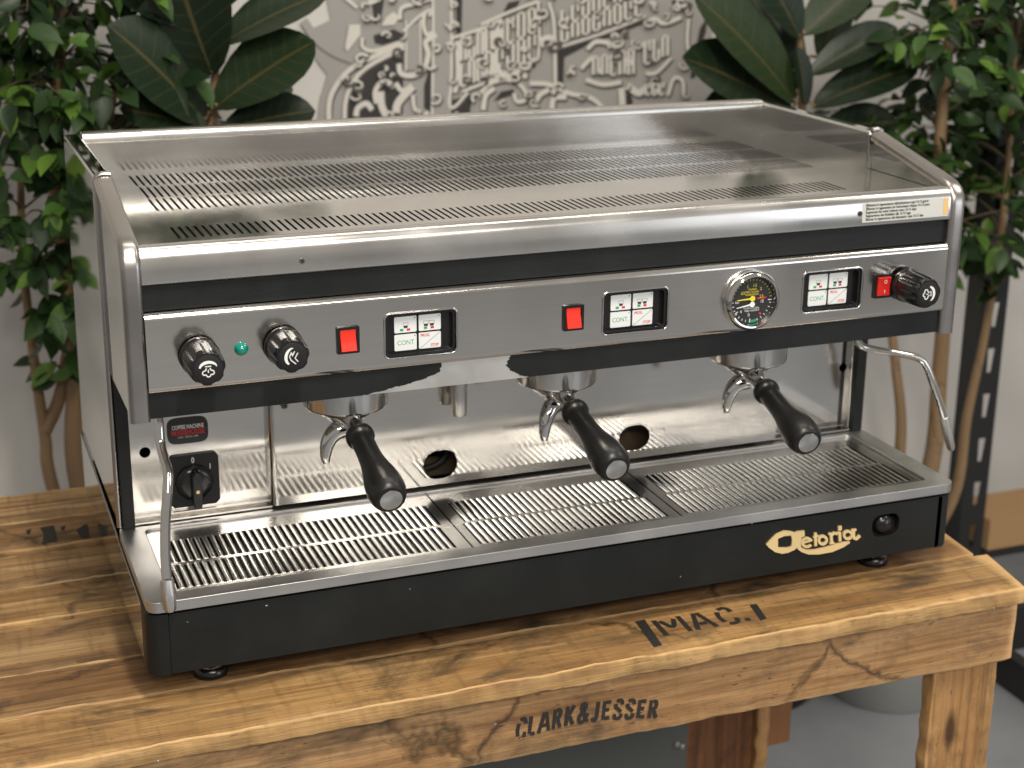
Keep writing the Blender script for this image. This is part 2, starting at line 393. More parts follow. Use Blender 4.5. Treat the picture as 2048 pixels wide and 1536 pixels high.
# ================================================================== bench
bench = thing('wooden_bench', (.4, .29, FLOOR), 'rustic bench of reclaimed timber planks carrying the espresso machine', 'bench')
def board(name, lo, hi, mat, axis=0, seed=0, skew=0, rough=.0012, parent=None, rad=.003):
    """a sawn board along one axis with worn, uneven edges"""
    lo, hi = Vector(lo), Vector(hi); o1, o2 = [(1, 2), (0, 2), (0, 1)][axis]
    n = max(8, int((hi[axis] - lo[axis]) / .008)); prof = rrect(lo[o1], hi[o1], lo[o2], hi[o2], rad, 3)
    # extra points along the long sides
    pr = []
    for i, p in enumerate(prof):
        q = prof[(i + 1) % len(prof)]; pr.append(p); d = math.hypot(q[0] - p[0], q[1] - p[1])
        k = int(d / .02)
        for j in range(1, k): pr.append((p[0] + (q[0] - p[0]) * j / k, p[1] + (q[1] - p[1]) * j / k))
    L = len(pr); vs = []; fs = []
    for i in range(n + 1):
        a = lo[axis] + (hi[axis] - lo[axis]) * i / n
        for p in pr:
            v = Vector((0, 0, 0)); v[axis] = a; v[o1], v[o2] = p
            if axis == 0: v.x += skew * (p[0] - lo[o1]) / (hi[o1] - lo[o1]) * (1 if i == n else 0)
            e = min(abs(p[0] - lo[o1]), abs(hi[o1] - p[0])) < .004
            q = Vector((v.x * 14 + seed * 5, v.y * 40, v.z * 40 + seed))
            dv = noise.noise_vector(q) * rough * (1.6 if e else .5)
            q2 = Vector((v.x * 60 + seed * 3, v.y * 60, v.z * 60))
            if e: dv += noise.noise_vector(q2) * rough * .9 + noise.noise_vector(q2 * 2.7) * rough * .5
            dv[axis] = 0
            if p[1] > hi[o2] - 1e-4 and axis == 0: dv.z = min(dv.z, 0)
            vs.append(v + dv)
    for i in range(n):
        for k in range(L):
            k2 = (k + 1) % L; fs.append((i * L + k, i * L + k2, (i + 1) * L + k2, (i + 1) * L + k))
    fs += [tuple(range(L))[::-1], tuple(n * L + k for k in range(L))]
    return obj(name, mesh(name, vs, fs, 50), mat, parent or bench)
TOP = -.035
edges = [(-.074, .0240, 'wood_a', .0015), (.0318, .1210, 'wood_b', 0), (.1290, .2430, 'wood_c', -.0045), (.2505, .3420, 'wood_a', -.001),
         (.3500, .4470, 'wood_c', -.005), (.4542, .5420, 'wood_b', 0), (.5505, .652, 'wood_c', -.003)]
planks = [board('plank', (-.45, y0, TOP - .021 + dz), (1.022 + .004 * (i % 3), y1, TOP + dz), mt, 0, i * 3.1, .018 if i == 0 else .008, .0013, None, .0028) for i, (y0, y1, mt, dz) in enumerate(edges)]
apron = board('apron_board', (-.45, -.056, -.140), (1.028, -.042, -.0565), 'wood_d', 0, 31, 0, .0009, None, .0045)
board('apron_board', (-.45, .615, -.113), (1.02, .635, -.0565), 'wood_b', 0, 37)
board('leg', (.927, -.0415, FLOOR), (1.021, -.020, -.058), 'wood_leg', 2, 41)
board('leg', (.873, .480, FLOOR), (.996, .502, -.058), 'wood_shaded', 2, 43)
board('leg', (.9965, .470, FLOOR), (1.0185, .56, -.058), 'wood_leg', 2, 47)
board('stretcher', (1.020, .478, -.56), (1.062, .60, -.44), 'wood_shaded', 1, 51)
board('leg', (-.40, -.0415, FLOOR), (-.31, -.020, -.058), 'wood_leg', 2, 53)
board('leg', (-.40, .480, FLOOR), (-.31, .502, -.058), 'wood_leg', 2, 57)
for p in ((1239, 1347), (316, 1522), (1870, 1237), (1987, 1216)):
    c = onY(p[0], p[1], -.0722); obj('nail', MB().lathe([(0, .0014), (.0011, .0014), (.0016, .0008)], c, (0, -1, 0), 10).mesh('nail'), 'nail', bench)
for p in ((990, 1448), (1895, 1301), (1365, 1492)):
    c = onY(p[0], p[1], -.0555); obj('nail', MB().lathe([(0, .0015), (.0011, .0015), (.0014, .0008)], c, (0, -1, 0), 10).mesh('nail'), 'nail', bench)

# stencilled lettering: every stroke drawn from the photograph's letter shapes, in letter boxes 0..1
GL = {
 'C': ([[(.95, .72), (.86, .94), (.6, 1), (.38, .95)], [(.22, .82), (.12, .5), (.22, .18)], [(.38, .05), (.6, 0), (.88, .08), (.95, .3)]], .62),
 'L': ([[(.18, 1), (.18, .12)], [(.34, .08), (.9, .08)]], .5),
 'A': ([[(.02, 0), (.40, 1)], [(.56, 1), (.95, 0)], [(.30, .33), (.66, .33)]], .72),
 'R': ([[(.12, 0), (.12, 1)], [(.34, .95), (.62, .93), (.72, .75), (.60, .55), (.34, .52)], [(.50, .42), (.85, 0)]], .62),
 'K': ([[(.12, 0), (.12, 1)], [(.80, 1), (.36, .56)], [(.40, .48), (.88, 0)]], .62),
 '&': ([[(.95, 0), (.30, .70), (.34, .94), (.55, .98), (.66, .8), (.5, .6)], [(.34, .5), (.12, .3), (.2, .06), (.48, .02), (.75, .2), (.9, .45)]], .72),
 'J': ([[(.68, 1), (.68, .28), (.55, .06), (.3, .02), (.1, .16)]], .5),
 'E': ([[(.14, 0), (.14, 1)], [(.34, .93), (.9, .93)], [(.34, .52), (.75, .52)], [(.34, .07), (.9, .07)]], .55),
 'S': ([[(.9, .76), (.78, .95), (.5, 1), (.24, .92)], [(.14, .8), (.18, .62), (.5, .5), (.8, .36)], [(.88, .26), (.78, .06), (.5, 0), (.2, .04), (.08, .24)]], .58),
 'M': ([[(.05, 0), (.05, 1)], [(.22, .9), (.5, .42), (.74, .9)], [(.95, 1), (.95, 0)]], .95),
 '.': ([[(.2, .0), (.2, .16)]], .35),
 'T': ([[(.0, .92), (.36, .92)], [(.5, 1), (.5, 0)], [(.64, .92), (1, .92)]], .8),
}
def stencil(name, body, place, w, mat, parent, fn, a):
    ink = Ink(fn, a, .0003, .000015); x = 0
    for ch in body:
        st, wd_ = GL[ch]
        for s in st:
            pts = [Vector((x + p[0] * wd_, p[1])) for p in s]
            if len(pts) > 2: pts = [Vector((q.x, q.y)) for q in curve([(p.x, p.y, 0) for p in pts], 4)]
            rr = random.Random(len(ink.mb.v)); q = [place(p.x, p.y) for p in pts]
            ink.stroke(q, [w * (1 + rr.uniform(-.12, .12)) for _ in q])
        x += wd_ + .2
    return ink.obj(name, mat, parent), x
tot = sum(GL[c][1] + .2 for c in 'CLARK&JESSER') - .2
# CLARK&JESSER climbs along the apron: bottom-left, bottom-right and height from the photo, on the apron face
def apron_place(cl):
    def f(x, y):
        t = x / tot
        bx = 1030 + (1314 - 1030) * t; by = 1481 - 46 * t - 15 * sin(pi * t)
        h = 40 - 5 * t
        p = onY(bx + 5 * y, by - h * y, -.0565); return (p.x, p.z)
    return f
stencil('stencil_lettering', 'CLARK&JESSER', apron_place(0), .0042, 'print_black', apron, XZ, -.0568)
def mac_place(x, y):
    x = x / 3.04
    o, ex, ey = (1331, 1274), (1502 - 1331, 1243 - 1274), (-27, -29)
    p = onZ(o[0] + ex[0] * x + ey[0] * y, o[1] + ex[1] * x + ey[1] * y, TOP); return (p.x, p.y)
stencil('stencil_lettering', 'MAC.', mac_place, .0058, 'print_black', planks[0], XY, TOP + .0022)
for q in ([(1270, 1246), (1289, 1242), (1324, 1293), (1308, 1297)], [(1499, 1213), (1513, 1211), (1533, 1240), (1521, 1244)]):
    Ink(XY, TOP + .0022).poly([tuple(onZ(*p, TOP).xy) for p in q]).obj('stencil_bracket', 'print_black', planks[0])
ink = Ink(XY, TOP + .0012)
for q in ([(80, 1057), (108, 1052), (115, 1083), (84, 1089), (88, 1070)], [(52, 1062), (63, 1059), (60, 1068), (54, 1070)], [(122, 1054), (131, 1053), (128, 1062), (122, 1060)],
          [(152, 1062), (168, 1051), (176, 1050), (178, 1075), (163, 1076)]):
    ink.poly([tuple(onZ(*p, TOP).xy) for p in q])
ink.obj('stencil_lettering', 'print_black', planks[5])

# ================================================================== espresso machine
mc = thing('espresso_machine', (.48, .26, TOP), 'three group stainless steel espresso machine with black base and portafilters', 'espresso machine')
def P(name, mb, mat, bev=0, seg=2, ang=35, parent=None): return obj(name, mb.mesh(name, ang), mat, parent or mc, bev, seg)

# --- base
SG = (.868, .0402)
P('base_front_panel', MB().prism([rrect(.0198, .9466, .0006, .0672, .003, 3), rrect(SG[0] - .0188, SG[0] + .0188, SG[1] - .0140, SG[1] + .0140, .011, 6)], XZ, 0, .006), 'black_paint', .0015)
for sgn, x0 in ((1, -.003), (-1, .963)):
    xo = x0 + sgn * .0225; r = .016; o = [(xo, 0)]
    for i in range(9):
        t = radians(90 * i / 8); o.append((x0 + sgn * (r - r * sin(t)), r - r * cos(t)))
    o.append((x0, .034)); inn = [(x0 + sgn * .004, .034)] + [(x0 + sgn * (r - (r - .004) * sin(radians(90 - 90 * i / 8))), r - (r - .004) * cos(radians(90 - 90 * i / 8))) for i in range(9)] + [(xo, .004)]
    P('base_corner', MB().prism([o + inn], XY, .0, .0675), 'black_paint', .0016)
    xs = (-.003, -.0005) if sgn > 0 else (.9605, .963)
    P('base_side_panel', MB().prism([[(.0345, .003), (.545, .003), (.545, .078), (.0345, .066)]], YZ, *xs), 'steel_side', .0008)
P('base_chassis', MB().box(.002, .958, .012, .54, .006, .040), 'inside')
P('base_edge_trim', MB().box(-.0025, .9625, .0065, .20, .0676, .0712), 'black_paint')
P('sight_dome', MB().lathe([(-.002, .0132), (.004, .0128), (.008, .0105), (.0108, .0065), (.0118, .0001)], (SG[0], .0095, SG[1]), (0, -1, 0), 32), 'black_plastic', ang=60)
for x in (.068, .893):
    for y in (.056, .49):
        f = P('foot', MB().lathe([(0, .0185), (.005, .019), (.010, .0165), (.0125, .014)], (x, y, TOP - .0003), (0, 0, 1), 28), 'black_plastic')
        P('foot_collar', MB().lathe([(.0126, .017), (.018, .0188), (.026, .0188), (.030, .012), (.042, .012)], (x, y, TOP), (0, 0, 1), 28), 'chrome', parent=f)
# raised gold script badge (shapes read off the photograph, laid on the base front)
def bz(zx, zy):
    p = onY(1500 + zx / 5.851, 1020 + zy / 5.851, -.0015); return (p.x, p.z)
bd = Ink(XZ, .0005, .0026, .00004)
A = [(190, 405), (240, 350), (310, 282), (400, 242), (470, 246), (530, 264), (545, 250), (635, 240), (638, 303), (602, 318), (592, 390), (598, 438), (660, 465), (760, 462), (900, 430), (1000, 397), (1100, 372), (1165, 365), (1165, 385), (1090, 435), (960, 490), (800, 518), (680, 518), (600, 490), (560, 460), (545, 438), (520, 465), (440, 500), (370, 510), (290, 490), (220, 440)]
bd.poly([bz(*p) for p in A], [bz(*p) for p in [(325, 335), (325, 440), (440, 440), (485, 425), (492, 350), (480, 297), (400, 303)]])
def bs(pts, w, closed=False): bd.stroke([bz(*p) for p in pts], w / 5.851 * .00060, closed)
bs([(612, 385), (718, 352)], 26); bs(arc(666, 380, 56, 50, -20, -330, 20), 30)
bs([(765, 268), (764, 320), (768, 420)], 34); bs([(738, 318), (798, 302)], 20)
bs(circ(850, 352, 46, 46, 22), 32, True)
bs([(945, 275), (955, 395)], 36); bs([(918, 282), (950, 276)], 22); bs([(950, 300), (985, 268), (1020, 280)], 30); bs([(930, 392), (985, 384)], 18)
bs([(1050, 190), (1050, 238)], 44); bs([(1045, 258), (1052, 365)], 34); bs([(1020, 268), (1050, 260)], 20)
bs(circ(1143, 292, 46, 44, 22), 30, True); bs([(1208, 228), (1212, 330), (1240, 340), (1285, 300)], 32); bs([(1186, 238), (1240, 230)], 24)
bd.obj('brand_badge', 'gold', mc)

for cx_, cy_, r_ in ((533, 1211, .0012), (375, 1244, .0006), (1361, 1153, .0008), (1120, 1290, .0008), (1504, 1047, .001), (820, 1178, .0007)):
    q_ = onY(cx_, cy_, 0); Ink(XZ, -.0001, .0002).poly([(q_.x + r_ * (1 + .4 * sin(3 * a)) * cos(a), q_.z + .6 * r_ * sin(a)) for a in [k * pi / 4 for k in range(8)]]).obj('paint_chip', 'label_silver', mc)
# --- drip tray
P('tray_rim', MB().prism([rrect(-.0012, .9612, -.0035, .205, .013, 6), rrect(.025, .935, .017, .187, .008, 4)], XY, .0714, .083), 'steel_satin', .0032, 3)
P('tray_basin', MB().box(.004, .956, .014, .2, .041, .043), 'steel_satin')
def grille(name, x0, x1, y0, y1, z, rows, sx0, sx1, pitch, slot, th, arch, mat, stag=True):
    """a sheet with real slots: frame, cross bars and (arched) bars between the slots"""
    mb = MB(); ys = [y0] + [v for r in rows for v in r] + [y1]
    for i in range(0, len(ys), 2): mb.box(x0, x1, ys[i], ys[i + 1], z - th, z)
    for ri, (ya, yb) in enumerate(rows):
        off = pitch * .5 if (stag and ri % 2) else 0
        n = int((sx1 - sx0 - off) / pitch); a = sx0 + off
        mb.box(x0, a, ya, yb, z - th, z)
        for k in range(n):
            b0 = a + k * pitch + slot; b1 = a + (k + 1) * pitch
            if k == n - 1: mb.box(b0, x1, ya, yb, z - th, z); break
            if arch:
                pr = [(b0, z - th), (b0, z - .0003), (b0 + (b1 - b0) * .25, z + arch), (b0 + (b1 - b0) * .75, z + arch), (b1, z - .0003), (b1, z - th)]
                mb.prism([pr], lambda p, y: (p[0], y, p[1]), ya, yb)
            else: mb.box(b0, b1, ya, yb, z - th, z)
    return P(name, mb, mat, ang=40)
GZ = .0798
R2 = [(.030, .0885), (.0945, .1535)]
grille('drip_grille', .0262, .3525, .018, .186, GZ, R2, .0345, .348, .0081, .0029, .0012, .0006, 'steel')
grille('drip_grille', .3545, .6065, .018, .186, GZ, R2, .364, .602, .0081, .0029, .0012, .0006, 'steel')
grille('drip_grille', .6085, .9338, .018, .186, GZ, R2, .617, .926, .0081, .0029, .0012, .0006, 'steel')

# --- back splash
P('splash_panel', MB().prism([[(.0165, .074), (.185, .074), (.185, .30), (.0165, .30)], circ(.0347, .1636, .0062, n=20)], XZ, .213, .2145), 'steel_splash')
P('splash_panel', MB().prism([[(.81, .074), (.9435, .074), (.9435, .30), (.81, .30)], circ(.934, .1671, .0058, n=20)], XZ, .213, .2145), 'steel_splash')
P('splash_ledge', MB().box(.0168, .172, .1985, .2125, .0845, .0862).box(.0168, .172, .2055, .2125, .0895, .0905), 'steel_splash')
P('splash_ledge', MB().box(.8275, .9432, .1985, .2125, .0845, .0862).box(.8275, .9432, .2055, .2125, .0895, .0905), 'steel_splash')
def oval(cx, cz, hw, hh):  return rrect(cx - hw, cx + hw, cz - hh, cz + hh, min(hw, hh) * .99, 10)
ov = [(.3738, .1120, .0218, .0182), (.6270, .1142, .0214, .0168)]
mb = MB().prism([[(.1785, .0868), (.8265, .0868), (.8265, .30), (.1785, .30)]] + [oval(*o) for o in ov], XZ, .195, .1965)
cr = [(.1785, .195)] + [(.1785 - .007 * sin(radians(t)), .202 - .007 * cos(radians(t))) for t in range(15, 91, 15)] + [(.1715, .2128), (.1728, .2128), (.1728, .2025), (.1785, .1965)]
mb.prism([cr], XY, .0868, .30)
mb.box(.8265, .8280, .1952, .2128, .0868, .30)
P('splash_cover', mb, 'steel_splash')
for o in ov:
    L = oval(*o); P('opening_rim', MB().tube([(p[0], .1948, p[1]) for p in L + [L[0]]], .0008, 6, False), 'steel_polished')
P('inner_shade_box', MB().box(.02, .94, .262, .455, .05, .40).box(.02, .94, .05, .455, .30, .40), 'inside')  # plain dark box added for the shade seen through slots and openings
P('inner_lagging', MB().box(.55, .75, .235, .26, .08, .2), 'inside_brown')
P('inner_lagging', MB().box(.3, .45, .24, .26, .08, .105), 'inside_brown')
P('inner_hose', MB().tube(curve([(.34, .232, .09), (.385, .23, .10), (.40, .232, .13), (.405, .24, .18)]), .004, 10), 'black_matte')
P('inner_hose', MB().tube(curve([(.59, .228, .09), (.615, .226, .1), (.635, .228, .125), (.64, .23, .16)]), .003, 10), 'black_matte')
for xs in ((.0035, .0168), (.9432, .9565)):
    P('pillar', MB().box(*xs, .1945, .2125, .083, .275), 'black_paint', .0008)
P('water_spout', MB().lathe([(0, .0095), (.07, .0095), (.090, .0093), (.0925, .0083), (.0925, .0068), (.085, .0066)], (.3895, .172, .272), (0, 0, -1), 28), 'steel_satin')

# oval dealer sticker
def se(v, e): return math.copysign(abs(v) ** e, v)
sk = P('dealer_sticker', MB().prism([[(.0828 + .0228 * se(cos(radians(t)), .42), .1842 + .0152 * se(sin(radians(t)), .5)) for t in range(0, 360, 6)]], XZ, .2112, .2128), 'black_plastic', .0008)
SF = .2110
text('sticker_lettering', 'COFFEE MACHINE', XZ, SF, .0066, .0830, .1887, 'white', sk, .66, .0002)
text('sticker_lettering', 'WAREHOUSE', XZ, SF, .0085, .0830, .1823, 'print_red', sk, .72, .0003)
text('sticker_lettering', 'SALES - SERVICE - HIRE', XZ, SF, .0028, .0830, .1770, 'white', sk, .8)
# rotary mains switch
c = .005; x0, x1, z0, z1 = .0585, .1152, .0938, .1560
rs = P('rotary_switch', MB().prism([[(x0 + c, z0), (x1 - c, z0), (x1, z0 + c), (x1, z1 - c), (x1 - c, z1), (x0 + c, z1), (x0, z1 - c), (x0, z0 + c)]], XZ, .2092, .2128), 'black_matte', .0006)
text('switch_numeral', '0', XZ, .2090, .0095, .0862, .1488, 'white', rs, .75)
text('switch_numeral', '1', XZ, .2090, .0095, .1052, .1395, 'white', rs, .75)
kc = (.0865, .2092, .1235)
P('switch_dial', MB().lathe([(0, .0215), (.004, .0212), (.0075, .0175), (.0085, .0135)], kc, (0, -1, 0), 40, lambda g, i: 1 - .05 * abs(sin(g * 6))), 'black_plastic', parent=rs)
P('switch_lever', MB().prism([[(kc[0] - .0042, .098), (kc[0] + .0042, .098), (kc[0] + .0056, .106), (kc[0] + .0056, .136), (kc[0] + .003, .1415), (kc[0] - .003, .1415), (kc[0] - .0056, .136), (kc[0] - .0056, .106)]], XZ, .187, .2045), 'black_plastic', .0022, 3, parent=rs)
P('lever_screw', MB().lathe([(0, .0021), (.0006, .0021), (.0006, .0012), (.0002, .0011)], (kc[0], .1869, .119), (0, -1, 0), 16), 'gold', parent=rs)

# --- side cheeks
for side, (xa, xb) in enumerate(((.0, .018), (.942, .96))):
    xm = (xa + xb) / 2; xo = xa if side == 0 else xb; s = 1 if side == 0 else -1
    P('side_panel', MB().prism([[(.036, .264), (.036, .428), (.046, .436), (.199, .4705), (.199, .264)]], YZ, xa + .0012, xb - .0012), 'steel_side', .0008)
    P('side_panel', MB().prism([[(.2045, .0832), (.2045, .472), (.208, .4765), (.4935, .4765), (.4985, .472), (.548, .0795)]], YZ, xa - .0005, xb), 'steel_side', .0078, 5)
    path = [(xm, .1995, .4705)] + [(xm, y, z) for y, z in ((.15, .4597), (.10, .4488), (.058, .4397), (.0475, .4367), (.0395, .4322), (.0355, .4255), (.0342, .417), (.034, .40), (.034, .34), (.034, .2625))]
    # trim: rounded-rectangle section swept round the front edge
    sec = rrect(-.0102, .0102, -.0075, .0065, .0058, 4); vs = []; fs = []; L = len(sec)
    for i, p in enumerate(path):
        t = (Vector(path[min(i + 1, len(path) - 1)]) - Vector(path[max(i - 1, 0)])).normalized(); nn = Vector((1, 0, 0)).cross(t) * -1
        if nn.y > 0 and abs(nn.y) > abs(nn.z): nn = -nn
        if nn.z < 0 and abs(nn.z) >= abs(nn.y): nn = -nn
        for q in sec: vs.append(Vector(p) + Vector((q[0], 0, 0)) + nn * q[1])
    for i in range(len(path) - 1):
        for k in range(L):
            k2 = (k + 1) % L; fs.append((i * L + k, i * L + k2, (i + 1) * L + k2, (i + 1) * L + k))
    fs += [tuple(range(L)), tuple((len(path) - 1) * L + k for k in range(L))]
    obj('edge_trim', mesh('edge_trim', vs, fs, 40), 'steel_trim', mc)
    P('edge_bead', MB().tube([(xo + s * .001, .2035, .083), (xo + s * .001, .2035, .470), (xo + s * .0025, .2035, .4765), (xo + s * .008, .2035, .4785), (xo + s * .0165, .2035, .4775)], .0036, 12), 'steel_trim', ang=60)

for xs in ((.002, .0175), (.9425, .958)):
    P('cheek_filler', MB().box(xs[0], xs[1], .1985, .2050, .30, .4600), 'steel_side')
    P('cheek_gap', MB().box(*xs, .1975, .2065, .4605, .4712), 'black_matte')
# --- cup tray on top
rows = [(.0935, .1460), (.2334, .2985), (.3075, .3725), (.3815, .4467)]
TF = .4300
def toptray():
    mb = MB(); x0, x1, th = .0185, .9415, .0014; pitch, slot = .00797, .0030
    ys = [.052] + [v for r in rows for v in r] + [.4665]
    for i in range(0, len(ys), 2): mb.box(x0, x1, ys[i], ys[i + 1], TF - th, TF)
    for ri, (ya, yb) in enumerate(rows):
        a = .0655 if ri == 0 else .0665 + (.0012 if ri == 2 else 0); n = 98 if ri == 0 else 103
        mb.box(x0, a, ya, yb, TF - th, TF)
        for k in range(n):
            b0 = a + k * pitch + slot; b1 = a + (k + 1) * pitch if k < n - 1 else x1
            mb.box(b0, b1, ya, yb, TF - th, TF)
    return mb
P('cup_tray', toptray(), 'steel_tray', ang=30)
P('cup_tray_back', MB().box(.0185, .9415, .4668, .4685, TF - .0014, .470), 'steel_tray')
P('cup_rail', MB().prism([[(.4660, .4685), (.4660, .4755), (.4675, .4785), (.471, .4798), (.489, .4798), (.4925, .4785), (.494, .475), (.494, .44), (.492, .44), (.492, .4685)]], YZ, .0185, .9415), 'steel', .0006)
P('rear_panel', MB().prism([[(.494, .438), (.4955, .438), (.546, .08), (.5445, .08)]], YZ, .0185, .9415), 'steel')
# --- rolled fascia
fp = [(.0515, .4285), (.0515, .4335), (.0500, .4358), (.0465, .4372), (.0425, .4372), (.0385, .4360), (.0350, .4335), (.0327, .4300), (.0315, .4255), (.0300, .4035), (.0305, .4010), (.0325, .3996), (.042, .3996), (.042, .4285)]
P('fascia', MB().prism([fp], YZ, .0185, .9415), 'steel', ang=28)
def fasc(p, a):   # X, Z on the sloping fascia face
    return (p[0], .0300 + (p[1] - .4035) / (.4255 - .4035) * .0015 - a, p[1])
for x, z in ((.1758, .4122), (.8195, .4152)):
    P('screw_hole', MB().lathe([(0, .0034), (.0005, .0032), (.0005, .0021), (.0002, .002)], fasc((x, z), 0), (0, -1, 0), 18), 'steel_polished')
    P('screw_hole', MB().lathe([(.0, .0019), (.0007, .0018)], fasc((x, z), 0), (0, -1, 0), 14), 'print_black')
il = P('instruction_label', MB().prism([[(.8225, .4048), (.9385, .4048), (.9385, .4262), (.8225, .4262)]], fasc, 0, .0003), 'label_silver')
P('label_patch', MB().prism([[(.9315, .4070), (.9380, .4070), (.9380, .4255), (.9315, .4255)]], fasc, .0003, .0006), 'label_orange', parent=il)
for i, t in enumerate(("Effettuare la rigenerazione dell'addolcitore ogni 10-15 giorni", "Effectuer la regeneration de l'adoucisseur chaque 10-15 jours", "Regenerate the water softener every 10-15 days", "Regenerieren den Entkalker alle 10-15 tage", "Efectuar la regeneracion del ablandador cada 10-15 dias")):
    text('label_lettering', t, fasc, .00045, .0043, .8270, .4240 - i * .0040, 'print_black', il, .80, .00012, 'LEFT')
P('upper_black_band', MB().box(.0185, .9415, .0365, .05, .3728, .3994), 'black_paint')

# --- control panel
KP = [(.2978, .3262), (.5419, .3277), (.7885, .3295)]
KW, KH = .0392, .0240
mb = MB().prism([[(.0185, .2965), (.9415, .2965), (.9415, .3655), (.0185, .3655)]] + [rrect(x - KW, x + KW, z - KH, z + KH, .006, 5) for x, z in KP], XZ, .0280, .0295)
mb.prism([[(.0280, .3655)] + [(.0345 - .0065 * cos(radians(t)), .3655 + .0065 * sin(radians(t))) for t in range(15, 91, 15)] + [(.042, .372), (.042, .3705), (.0345, .3705), (.0295, .3655)]], YZ, .0185, .9415)
mb.prism([[(.0280, .2965), (.0295, .2965), (.034, .2922), (.042, .2922), (.042, .2908), (.0335, .2908), (.0300, .2920), (.0285, .2940)]], YZ, .0185, .9415)
P('control_panel', mb, 'steel_panel', ang=28)
for n_, (kx, kz) in enumerate(KP):
    L = rrect(kx - KW, kx + KW, kz - KH, kz + KH, .006, 6)
    kp = P('keypad', MB().prism([rrect(kx - KW - .0003, kx + KW + .0003, kz - KH - .0003, kz + KH + .0003, .006, 5), rrect(kx - KW + .004, kx + KW - .004, kz - KH + .0035, kz + KH - .0035, .004, 5)], XZ, .0299, .0365).box(kx - KW + .001, kx + KW - .001, .0362, .038, kz - KH + .001, kz + KH - .001), 'black_plastic', .0006)
    P('keypad_bezel', MB().tube([(p[0], .0279, p[1]) for p in L + [L[0]]], .0011, 8, False), 'chrome', parent=kp, ang=60)
    ox = kx - .0265; KY = .0352
    for r in range(2):
        for q in range(2):
            a, b0 = ox + q * .0264, kz - .0185 + (1 - r) * .0192
            key = P('key', MB().prism([rrect(a, a + .0240, b0, b0 + .0172, .0013, 3)], XZ, KY, KY + .0012), 'key_white', parent=kp)
            cx, cz = a + .012, b0 + .0086; F = KY - .0001
            if r == 0:
                for dx in ((0,) if q == 0 else (-.0032, .0032)):
                    bx = cx + dx + (.0002 if q == 0 else -.001); k2 = Ink(XZ, F, .0001)
                    k2.poly([(bx - .0023, cz - .0012), (bx - .0017, cz - .0036), (bx + .0017, cz - .0036), (bx + .0023, cz - .0012)])
                    k2.obj('coffee_icon', 'print_brown', kp)
                    k2 = Ink(XZ, F, .0001); k2.stroke([(bx - .0029, cz + .0018), (bx - .0018, cz - .0038), (bx + .0018, cz - .0038), (bx + .0029, cz + .0018)], .0003)
                    k2.stroke([(bx - .0029, cz + .0018), (bx + .0029, cz + .0018)], .0003); k2.obj('cup_icon', 'print_grey', kp)
                fx = cx - (.0005 if q == 0 else .001)
                Ink(XZ, F, .0001).poly([(fx - .0055, cz - .0068), (fx - .0018, cz - .0068), (fx - .0018, cz - .0044), (fx - .0055, cz - .0044)]).obj('flag_stripe', 'print_green', kp)
                Ink(XZ, F, .0001).poly([(fx + .0018, cz - .0068), (fx + .0055, cz - .0068), (fx + .0055, cz - .0044), (fx + .0018, cz - .0044)]).obj('flag_stripe', 'print_red', kp)
            elif q == 0: text('key_lettering', 'CONT' if n_ == 0 else 'CONT.', XZ, F, .0072, cx, cz - .0004, 'print_green', kp, .88)
            else:
                text('key_lettering', 'PROG.', XZ, F, .0042, cx - .0050, cz + .0056, 'print_red', kp, .85, .0001)
                text('key_lettering', 'STOP', XZ, F, .0042, cx + .0054, cz - .0056, 'print_red', kp, .85, .0001)
                Ink(XZ, F, .0001).stroke([(a + .001, b0 + .0005), (a + .0232, b0 + .0166)], .0004).obj('key_line', 'print_grey', kp)
            if not (r == 1 and q == 1): Ink(XZ, F, .0001).poly(circ(a + .0220, b0 + .0152, .0006, n=10)).obj('key_dot', 'print_black', kp)
for n_, (x, z) in enumerate(((.2197, .3275), (.4680, .3278), (.8548, .3293))):
    sw = P('rocker_switch', MB().prism([rrect(x - .0119, x + .0119, z - .0142, z + .0142, .0012, 2), rrect(x - .0086, x + .0086, z - .0112, z + .0112, .0008, 2)], XZ, .0252, .0295), 'black_plastic', .0006)
    rk = [(.0300, z - .0110), (.0215, z - .0110), (.0238, z - .0035), (.0262, z + .0045), (.0262, z + .0110), (.0300, z + .0110)] if n_ < 2 else [(.0300, z - .0110), (.0236, z - .0110), (.0240, z), (.0216, z + .0110), (.0300, z + .0110)]
    P('rocker', MB().prism([rk], YZ, x - .0082, x + .0082), 'red' if n_ < 2 else 'red_b', .0007, parent=sw)
    if n_ == 2:
        Ink(lambda p, a: (p[0], a - .00022 * (p[1] - z) / .001, p[1]), .0238, .0003).stroke(circ(x + .001, z + .0058, .0016, .0021, 18), .0005, True).obj('rocker_mark', 'white', sw)
        Ink(XZ, .0236, .0004).stroke([(x + .001, z - .0075), (x + .001, z - .0040)], .0006).obj('rocker_mark', 'white', sw)
P('indicator_light', MB().lathe([(0, .0070), (.0012, .0070), (.0016, .0064), (.0045, .0058), (.0066, .0040), (.0075, .0002)], (.1108, .0280, .3289), (0, -1, 0), 28), 'green_lamp', ang=60)

